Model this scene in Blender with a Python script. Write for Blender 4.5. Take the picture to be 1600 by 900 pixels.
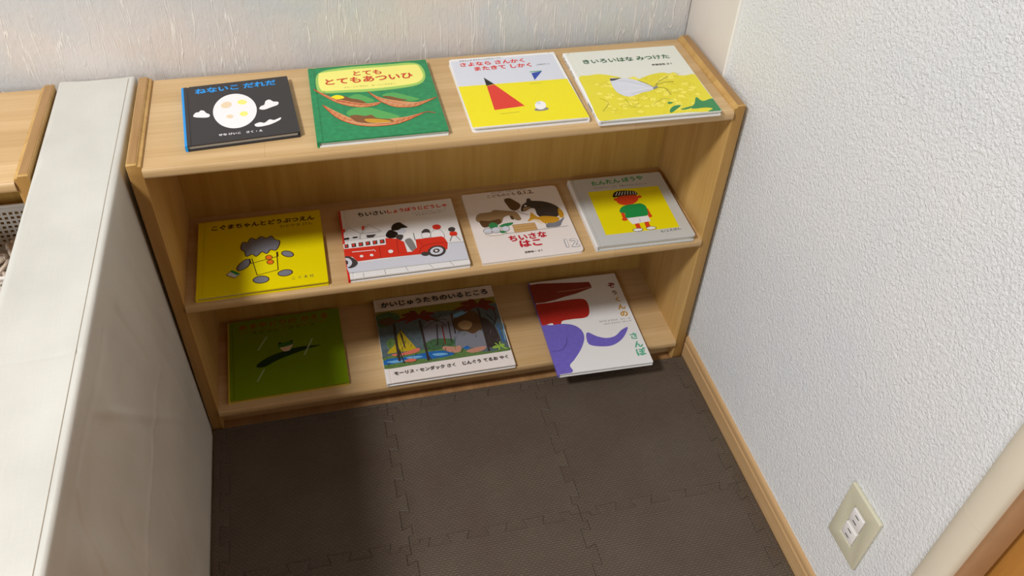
import bpy, math, random
from mathutils import Vector, Matrix, noise
from mathutils.geometry import tessellate_polygon
for o in list(bpy.data.objects):
    bpy.data.objects.remove(o)
SC = bpy.context.scene
COL = SC.collection
random.seed(7)

# ---------------------------------------------------------------- camera
cam_data = bpy.data.cameras.new('camera')
cam = bpy.data.objects.new('camera', cam_data)
COL.objects.link(cam)
cam_data.sensor_fit = 'HORIZONTAL'
cam_data.sensor_width = 36.0
cam_data.lens = 1319.4 / 1600.0 * 36.0
cam_data.clip_start = 0.02
CAM_POS = Vector((0.2585, -1.0150, 1.2409))
yaw, pitch, roll = 0.2727, -0.7557, 0.0548
fwd = Vector((math.sin(yaw) * math.cos(pitch), math.cos(yaw) * math.cos(pitch), math.sin(pitch)))
r0 = Vector((math.cos(yaw), -math.sin(yaw), 0))
u0 = r0.cross(fwd)
rt = r0 * math.cos(roll) + u0 * math.sin(roll)
up = u0 * math.cos(roll) - r0 * math.sin(roll)
cam.matrix_world = Matrix(((rt.x, up.x, -fwd.x, CAM_POS.x), (rt.y, up.y, -fwd.y, CAM_POS.y),
                           (rt.z, up.z, -fwd.z, CAM_POS.z), (0, 0, 0, 1)))
SC.camera = cam

# ---------------------------------------------------------------- world, lamp light, exposure
world = bpy.data.worlds.new('world')
SC.world = world
world.use_nodes = True
wb = world.node_tree.nodes['Background']
wb.inputs[0].default_value = (1.0, 0.96, 0.9, 1)
wb.inputs[1].default_value = 0.03
LAMP_POS = (-1.24, -1.12, 2.85)
ld = bpy.data.lights.new('ceiling_lamp_light', 'AREA')
ld.shape = 'DISK'
ld.size = 0.46
ld.energy = 89
ld.color = (1.0, 0.985, 0.97)
lo = bpy.data.objects.new('ceiling_lamp_light', ld)
lo.location = LAMP_POS
COL.objects.link(lo)
# added fill light behind and left of the camera, brightens the right wall
wd = bpy.data.lights.new('fill_light', 'AREA')
wd.shape = 'RECTANGLE'
wd.size, wd.size_y = 1.7, 1.3
wd.energy = 50
wd.color = (0.96, 0.98, 1.0)
wo = bpy.data.objects.new('fill_light', wd)
wo.location = (-2.3, -3.3, 1.75)
wo.rotation_euler = (Vector((0.5, 0.0, 0.45)) - Vector(wo.location)).to_track_quat('-Z', 'Y').to_euler()
COL.objects.link(wo)
vs = SC.view_settings
vs.view_transform = 'Standard'
vs.look = 'None'
vs.gamma = 1.0
vs.use_curve_mapping = False
vs.exposure = 0.0


# ---------------------------------------------------------------- helpers
def srgb(r, g, b):
    f = lambda c: c / 12.92 if c <= 0.04045 else ((c + 0.055) / 1.055) ** 2.4
    return (f(r / 255), f(g / 255), f(b / 255), 1)


class MB:
    """collects geometry and links it as one mesh object"""
    def __init__(self):
        self.v, self.f, self.m = [], [], []

    def add(self, vs_, fs_, mat=0):
        n = len(self.v)
        self.v += [tuple(p) for p in vs_]
        for f in fs_:
            self.f.append(tuple(i + n for i in f))
            self.m.append(mat)

    def box(self, x0, x1, y0, y1, z0, z1, mat=0):
        self.add([(x0, y0, z0), (x1, y0, z0), (x1, y1, z0), (x0, y1, z0),
                  (x0, y0, z1), (x1, y0, z1), (x1, y1, z1), (x0, y1, z1)],
                 [(3, 2, 1, 0), (4, 5, 6, 7), (0, 1, 5, 4), (1, 2, 6, 5), (2, 3, 7, 6), (3, 0, 4, 7)], mat)

    def prism(self, prof, a0, a1, axis, mat=0):
        """prof: closed 2D outline in the two other axes (cyclic order), swept a0..a1 along axis"""
        put = {'x': lambda p, a: (a, p[0], p[1]), 'y': lambda p, a: (p[0], a, p[1]),
               'z': lambda p, a: (p[0], p[1], a)}[axis]
        n = len(prof)
        vs_ = [put(p, a0) for p in prof] + [put(p, a1) for p in prof]
        fs_ = [(i, (i + 1) % n, n + (i + 1) % n, n + i) for i in range(n)]
        for t in tessellate_polygon([[Vector((p[0], p[1], 0)) for p in prof]]):
            fs_.append(tuple(t))
            fs_.append(tuple(n + i for i in t))
        self.add(vs_, fs_, mat)

    def tube(self, pts, r, k=8, mat=0, closed=False):
        pts = [Vector(p) for p in pts]
        n = len(pts)
        vs_, fs_ = [], []
        ref = Vector((0, 0, 1))
        for i, p in enumerate(pts):
            d = (pts[(i + 1) % n] - pts[i - 1]) if closed else (pts[min(i + 1, n - 1)] - pts[max(i - 1, 0)])
            d.normalize()
            a = ref - d * ref.dot(d)
            if a.length < 1e-4:
                a = Vector((1, 0, 0)) - d * d.x
            a.normalize()
            b = d.cross(a)
            vs_ += [p + (a * math.cos(2 * math.pi * j / k) + b * math.sin(2 * math.pi * j / k)) * r for j in range(k)]
        for i in range(n if closed else n - 1):
            for j in range(k):
                q = (i + 1) % n
                fs_.append((i * k + j, i * k + (j + 1) % k, q * k + (j + 1) % k, q * k + j))
        if not closed:
            fs_.append(tuple(range(k)))
            fs_.append(tuple((n - 1) * k + j for j in range(k)))
        self.add(vs_, fs_, mat)

    def build(self, name, mats, parent=None, bevel=0, seg=2, smooth=False):
        import bmesh
        me = bpy.data.meshes.new(name)
        me.from_pydata(self.v, [], self.f)
        for m in (mats if isinstance(mats, (list, tuple)) else [mats]):
            me.materials.append(m)
        me.polygons.foreach_set('material_index', self.m)
        bm = bmesh.new()
        bm.from_mesh(me)
        if bevel:
            bmesh.ops.remove_doubles(bm, verts=bm.verts, dist=1e-6)
            bmesh.ops.recalc_face_normals(bm, faces=bm.faces)
            bmesh.ops.dissolve_limit(bm, angle_limit=0.01, verts=bm.verts, edges=bm.edges)
            es = [e for e in bm.edges if len(e.link_faces) == 2 and e.calc_face_angle(0) > 0.6]
            bmesh.ops.bevel(bm, geom=es, offset=bevel, segments=seg, profile=0.5, affect='EDGES', clamp_overlap=True)
        elif not getattr(self, 'flat', False):
            bmesh.ops.recalc_face_normals(bm, faces=bm.faces)
        bm.to_mesh(me)
        bm.free()
        if smooth or bevel:
            me.polygons.foreach_set('use_smooth', [True] * len(me.polygons))
            me.set_sharp_from_angle(angle=math.radians(40))
        o = bpy.data.objects.new(name, me)
        COL.objects.link(o)
        if parent:
            o.parent = parent
        return o


def tag(o, label=None, cat=None, group=None, kind=None):
    for k, v in (('label', label), ('category', cat), ('group', group), ('kind', kind)):
        if v:
            o[k] = v
    return o


def thing(name, loc, rz=0, **kw):
    o = bpy.data.objects.new(name, None)
    o.location = loc
    o.rotation_euler = (0, 0, rz)
    o.empty_display_size = 0.05
    COL.objects.link(o)
    return tag(o, **kw)


def copy_tree(o, parent=None):
    c = o.copy()
    COL.objects.link(c)
    if parent:
        c.parent = parent
    for ch in [x for x in list(bpy.data.objects) if x.parent == o]:
        copy_tree(ch, c)
    return c


# ---------------------------------------------------------------- materials
def mat_base(name, rough=0.5, spec=0.4):
    m = bpy.data.materials.new(name)
    m.use_nodes = True
    b = m.node_tree.nodes['Principled BSDF']
    b.inputs['Roughness'].default_value = rough
    b.inputs['Specular IOR Level'].default_value = spec
    return m, m.node_tree.nodes, m.node_tree.links, b


def ramp(N, stops):
    r = N.new('ShaderNodeValToRGB')
    e = r.color_ramp.elements
    while len(e) < len(stops):
        e.new(0.5)
    for el, (p, c) in zip(e, stops):
        el.position = p
        el.color = c
    return r


def coords(N, L, scale=(1, 1, 1), rot=(0, 0, 0)):
    tc = N.new('ShaderNodeTexCoord')
    mp = N.new('ShaderNodeMapping')
    mp.inputs['Scale'].default_value = scale
    mp.inputs['Rotation'].default_value = rot
    L.new(tc.outputs['Object'], mp.inputs['Vector'])
    return mp


def noise_tex(N, L, vec, scale, detail=3, dist=0.0, rough=0.5):
    n = N.new('ShaderNodeTexNoise')
    n.inputs['Scale'].default_value = scale
    n.inputs['Detail'].default_value = detail
    n.inputs['Distortion'].default_value = dist
    n.inputs['Roughness'].default_value = rough
    L.new(vec.outputs[0], n.inputs['Vector'])
    return n


def bump(N, L, b, height, strength, dist):
    bp = N.new('ShaderNodeBump')
    bp.inputs['Strength'].default_value = strength
    bp.inputs['Distance'].default_value = dist
    L.new(height, bp.inputs['Height'])
    L.new(bp.outputs[0], b.inputs['Normal'])
    return bp


def mixc(N, L, a, b_, fac, mode='MIX'):
    m = N.new('ShaderNodeMix')
    m.data_type = 'RGBA'
    m.blend_type = mode
    for sock, val in ((m.inputs[6], a), (m.inputs[7], b_), (m.inputs[0], fac)):
        if hasattr(val, 'links'):
            L.new(val, sock)
        else:
            sock.default_value = val
    return m.outputs[2]


def wood(name, axis, c_light, c_dark, rough=0.42, block=0.045, across=(0.042, 0.36)):
    m, N, L, b = mat_base(name, rough, 0.35)
    sc = {'x': (1.3, 16, 16), 'y': (16, 1.3, 16), 'z': (16, 16, 1.3)}[axis]
    mp = coords(N, L, sc)
    n1 = noise_tex(N, L, mp, 1.6, 5, 0.9, 0.55)
    sc2 = tuple(v * (3.0 if v < 2 else 11.0) for v in sc)
    mp2 = coords(N, L, sc2)
    n2 = noise_tex(N, L, mp2, 1.0, 2)
    r1 = ramp(N, [(0.3, c_dark), (0.7, c_light)])
    L.new(n1.outputs[0], r1.inputs[0])
    r2 = ramp(N, [(0.3, (0.9, 0.88, 0.85, 1)), (0.6, (1, 1, 1, 1))])
    L.new(n2.outputs[0], r2.inputs[0])
    c = mixc(N, L, r1.outputs[0], r2.outputs[0], 0.75, 'MULTIPLY')
    # glued-up staves, each a slightly different tone
    tc = N.new('ShaderNodeTexCoord')
    sp = N.new('ShaderNodeSeparateXYZ')
    L.new(tc.outputs['Object'], sp.inputs[0])
    cb = N.new('ShaderNodeCombineXYZ')
    a = {'x': 0, 'y': 1, 'z': 2}[axis]
    o_ = {'x': 1, 'y': 0, 'z': 1}[axis]
    L.new(sp.outputs[a], cb.inputs[0])
    L.new(sp.outputs[o_], cb.inputs[1])
    bt = N.new('ShaderNodeTexBrick')
    L.new(cb.outputs[0], bt.inputs['Vector'])
    bt.inputs['Scale'].default_value = 1.0
    bt.inputs['Brick Width'].default_value = across[1]
    bt.inputs['Row Height'].default_value = across[0]
    bt.inputs['Mortar Size'].default_value = 0.0003
    bt.inputs['Mortar Smooth'].default_value = 0.3
    bt.inputs['Color1'].default_value = (1, 1, 1, 1)
    k = 1 - block * 2
    bt.inputs['Color2'].default_value = (k, k * 0.97, k * 0.93, 1)
    bt.inputs['Mortar'].default_value = (0.72, 0.66, 0.58, 1)
    c = mixc(N, L, c, bt.outputs[0], 1.0, 'MULTIPLY')
    L.new(c, b.inputs['Base Color'])
    bump(N, L, b, n2.outputs[0], 0.12, 0.001)
    return m


WL, WD = srgb(216, 185, 139), srgb(199, 165, 116)
M = {}
M['wood_x'] = wood('maple_boards_lengthwise', 'x', WL, WD)
M['wood_y'] = wood('maple_boards_depthwise', 'y', srgb(186, 148, 98), srgb(160, 122, 76))
M['wood_z'] = wood('maple_boards_upright', 'z', srgb(210, 171, 106), srgb(190, 149, 84))
M['ply'] = wood('plywood_back', 'z', srgb(206, 168, 90), srgb(190, 146, 70), 0.5, 0.05, (0.3, 0.8))
M['door_wood'] = wood('orange_door_wood', 'z', srgb(214, 158, 82), srgb(190, 130, 60), 0.4, 0.02, (0.4, 2.5))


def plain(name, c, rough=0.5, spec=0.4, var=0.0, vscale=40):
    m, N, L, b = mat_base(name, rough, spec)
    mp = coords(N, L)
    n = noise_tex(N, L, mp, vscale, 3)
    lo_ = tuple(x * (1 - var) for x in c[:3]) + (1,)
    hi_ = tuple(min(1, x * (1 + var)) for x in c[:3]) + (1,)
    r = ramp(N, [(0.3, lo_), (0.7, hi_)])
    L.new(n.outputs[0], r.inputs[0])
    L.new(r.outputs[0], b.inputs['Base Color'])
    return m


# back wall: pale crepe-like wallpaper with upright creases
m, N, L, b = mat_base('creased_wallpaper', 0.62, 0.25)
mp = coords(N, L, (1, 1, 1))
big = noise_tex(N, L, mp, 5.5, 2)
rr = ramp(N, [(0.22, srgb(221, 204, 188)), (0.42, srgb(223, 215, 209)), (0.56, srgb(207, 210, 211)), (0.75, srgb(219, 220, 202))])
L.new(big.outputs['Color'], rr.inputs[0])
BACK_COL = rr.outputs[0]
mpv = coords(N, L, (78, 78, 4.5), (0, 0.03, 0))
cre = noise_tex(N, L, mpv, 1.0, 3, 0.5, 0.55)
rc = ramp(N, [(0.479, (0, 0, 0, 1)), (0.5, (1, 1, 1, 1)), (0.521, (0.03, 0.03, 0.03, 1))])
L.new(cre.outputs[0], rc.inputs[0])
L.new(mixc(N, L, BACK_COL, srgb(240, 236, 230), rc.outputs[0]), b.inputs['Base Color'])  # creases lightened in the colour, like raised ridges catching light
mpf = coords(N, L, (1, 1, 0.55))
fine = noise_tex(N, L, mpf, 170, 3, 0.6)
ad = N.new('ShaderNodeMath')
ad.operation = 'ADD'
L.new(rc.outputs[0], ad.inputs[0])
L.new(fine.outputs[0], ad.inputs[1])
bump(N, L, b, ad.outputs[0], 0.45, 0.0017)
M['wallpaper'] = m

# right wall: white pebbled wallpaper
m, N, L, b = mat_base('pebbled_wallpaper', 0.45, 0.45)
mp = coords(N, L)
fine = noise_tex(N, L, mp, 235, 3, 0.5, 0.6)
big = noise_tex(N, L, mp, 6, 2)
rr = ramp(N, [(0.3, srgb(233, 237, 240)), (0.7, srgb(239, 240, 240))])
L.new(big.outputs[0], rr.inputs[0])
L.new(rr.outputs[0], b.inputs['Base Color'])
bump(N, L, b, fine.outputs[0], 0.8, 0.0036)
M['pebble'] = m

# foam mat: dark brown with a woven imprint
m, N, L, b = mat_base('brown_foam', 0.5, 0.45)
mp = coords(N, L)
big = noise_tex(N, L, mp, 9, 3)
rr = ramp(N, [(0.3, srgb(95, 80, 68)), (0.7, srgb(102, 90, 77))])
L.new(big.outputs[0], rr.inputs[0])
tc = N.new('ShaderNodeTexCoord')
bt = N.new('ShaderNodeTexBrick')
bt.inputs['Scale'].default_value = 1
bt.inputs['Brick Width'].default_value = 0.0084
bt.inputs['Row Height'].default_value = 0.0040
bt.inputs['Mortar Size'].default_value = 0.0009
bt.inputs['Mortar Smooth'].default_value = 0.6
bt.inputs['Color1'].default_value = (1, 1, 1, 1)
bt.inputs['Color2'].default_value = (0.7, 0.7, 0.7, 1)
bt.inputs['Mortar'].default_value = (0, 0, 0, 1)
L.new(tc.outputs['Object'], bt.inputs['Vector'])
c = mixc(N, L, rr.outputs[0], bt.outputs[0], 0.42, 'MULTIPLY')
L.new(c, b.inputs['Base Color'])
bump(N, L, b, bt.outputs[0], 0.7, 0.0008)
M['foam'] = m

# cloth of the partition cover: off-white plain weave
m, N, L, b = mat_base('off_white_cloth', 0.85, 0.15)
mp = coords(N, L)
big = noise_tex(N, L, mp, 8, 4)
rr = ramp(N, [(0.3, srgb(197, 196, 189)), (0.7, srgb(208, 207, 200))])
L.new(big.outputs[0], rr.inputs[0])
L.new(rr.outputs[0], b.inputs['Base Color'])
mpa = coords(N, L, (25, 260, 60))
na = noise_tex(N, L, mpa, 1.0, 3)
mpb = coords(N, L, (300, 30, 60))
nb = noise_tex(N, L, mpb, 1.0, 2)
ad = N.new('ShaderNodeMath')
ad.operation = 'ADD'
L.new(na.outputs[0], ad.inputs[0])
L.new(nb.outputs[0], ad.inputs[1])
bump(N, L, b, ad.outputs[0], 0.16, 0.0012)
M['cloth'] = m

M['thread'] = plain('seam_thread', srgb(176, 168, 152), 0.9, 0.1)
M['trim_white'] = plain('ivory_trim', srgb(228, 222, 214), 0.4, 0.4, 0.02, 9)
M['bead'] = plain('white_bead', srgb(240, 238, 234), 0.35, 0.4)
M['gap'] = plain('dark_joint', srgb(92, 74, 62), 0.6, 0.2)
M['baseboard'] = wood('tan_baseboard', 'y', srgb(204, 168, 122), srgb(195, 158, 112), 0.4, 0.01, (0.5, 3))
M['jamb'] = plain('beige_jamb', srgb(224, 196, 160), 0.5, 0.3, 0.05, 30)
M['guard'] = plain('cream_foam_guard', srgb(226, 217, 196), 0.55, 0.35, 0.015, 20)
M['plate'] = plain('ivory_plastic', srgb(208, 204, 180), 0.3, 0.5)
M['socket'] = plain('white_plastic', srgb(236, 234, 232), 0.18, 0.6)
M['slot'] = plain('socket_slot', srgb(30, 28, 26), 0.6, 0.2)
M['basket'] = plain('white_basket_plastic', srgb(226, 222, 214), 0.4, 0.4)
M['cord'] = plain('beige_cord', srgb(214, 200, 184), 0.75, 0.2, 0.12, 60)
M['subfloor'] = wood('subfloor_boards', 'y', srgb(176, 136, 92), srgb(150, 110, 70), 0.4, 0.05, (0.08, 0.9))
M['ceiling'] = plain('white_ceiling', srgb(226, 224, 220), 0.8, 0.2)
M['lamp_body'] = plain('lamp_housing', srgb(235, 235, 235), 0.4, 0.4)
m, N, L, b = mat_base('page_edges', 0.8, 0.1)
mp = coords(N, L, (3, 3, 2600))
n = noise_tex(N, L, mp, 1, 1)
rr = ramp(N, [(0.3, srgb(196, 186, 168)), (0.7, srgb(238, 232, 220))])
L.new(n.outputs[0], rr.inputs[0])
L.new(rr.outputs[0], b.inputs['Base Color'])
M['pages'] = m

INK = dict(bark=(96, 70, 46), black=(26, 22, 22), blue=(38, 72, 170), brickred=(186, 46, 40), brown=(128, 82, 42),
           charcoal=(62, 54, 52), cream=(236, 214, 180), crimson=(200, 28, 50), darkgreen=(24, 56, 26),
           darkgrey=(70, 66, 66), darkred=(128, 38, 32), forest=(36, 98, 60), gold=(206, 152, 40), green=(26, 150, 74),
           grey=(138, 134, 134), indigo=(48, 40, 110), jade=(100, 184, 150), leafgreen=(52, 138, 82),
           leaflight=(150, 186, 80), lightgreen=(160, 205, 100), lightgrey=(216, 220, 232), maroon=(142, 52, 44),
           midgreen=(54, 120, 44), mist=(176, 200, 150), moss=(70, 104, 70), mosslight=(100, 130, 74),
           mutedred=(170, 84, 20), ocean=(44, 108, 180), olive=(146, 140, 52), orange=(240, 120, 30),
           halo=(86, 168, 88), paleyellow=(246, 240, 130), plum=(62, 22, 26), red=(224, 56, 40), rust=(206, 66, 34), salmon=(222, 120, 100),
           sky=(20, 150, 232), skyblue=(120, 180, 224), slate=(128, 130, 140), tan=(214, 150, 98), taupe=(160, 130, 92),
           teal=(92, 108, 114), palm=(120, 46, 40), clay=(196, 142, 122), sail=(190, 166, 40), bloom=(232, 220, 52), vermilion=(226, 70, 34), violet=(118, 106, 200), white=(244, 242, 244),
           wood=(206, 166, 110), yellow=(242, 228, 14), lemon=(246, 234, 90), ochre=(206, 190, 40),
           lime=(122, 152, 12), coverblack=(52, 50, 52), covergreen=(34, 138, 86), coverwhite=(240, 240, 240),
           coverpale=(228, 230, 220), covergrey=(204, 206, 204), coverpink=(242, 234, 230), coverbear=(240, 222, 4),
           edgeyellow=(214, 190, 70), spinered=(222, 50, 40))
ROUGH_INK = {'coverblack': 0.38}
INKM = {}


def ink(k):
    if k not in INKM:
        var = 0.16 if k in ('covergreen', 'teal', 'moss', 'ocean', 'charcoal', 'mosslight') else (0.07 if k in ('violet', 'brickred', 'maroon', 'tan') else 0.0)
        INKM[k] = plain('ink_' + k, srgb(*INK[k]), ROUGH_INK.get(k, 0.33), 0.4, var, 120)
    return INKM[k]


# where each book lies: x, y, shelf height (m), turn (degrees), width, height, thickness (mm)
PLACE = {
    'ghost': (0.1473, 0.1145, 0.5618, 4.02, 156.1, 159.6, 9.5),
    'hot': (0.3448, 0.1131, 0.5618, -0.04, 186.4, 208.8, 9),
    'tri': (0.562, 0.1089, 0.5618, -0.41, 177.3, 203.3, 8.5),
    'flower': (0.7593, 0.0965, 0.5618, -1.04, 195.0, 208.7, 8.5),
    'fire': (0.3702, 0.0927, 0.3045, 0.04, 199.9, 179.4, 8.5),
    'frog': (0.142, 0.1109, 0.0446, 0.71, 212.4, 195.6, 8),
    'wild': (0.436, 0.1054, 0.0446, -0.23, 241.1, 221.7, 9),
    'bear': (0.1374, 0.0977, 0.3045, 0.2, 203.3, 187.9, 8.5),
    'box': (0.5794, 0.0977, 0.3045, -0.27, 176.1, 189.1, 5),
    'boy': (0.779, 0.0946, 0.3045, -1.23, 180.2, 190.3, 12),
    'eleph': (0.7236, 0.0777, 0.0446, -1.49, 186.8, 252.5, 8.5),
}
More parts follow.
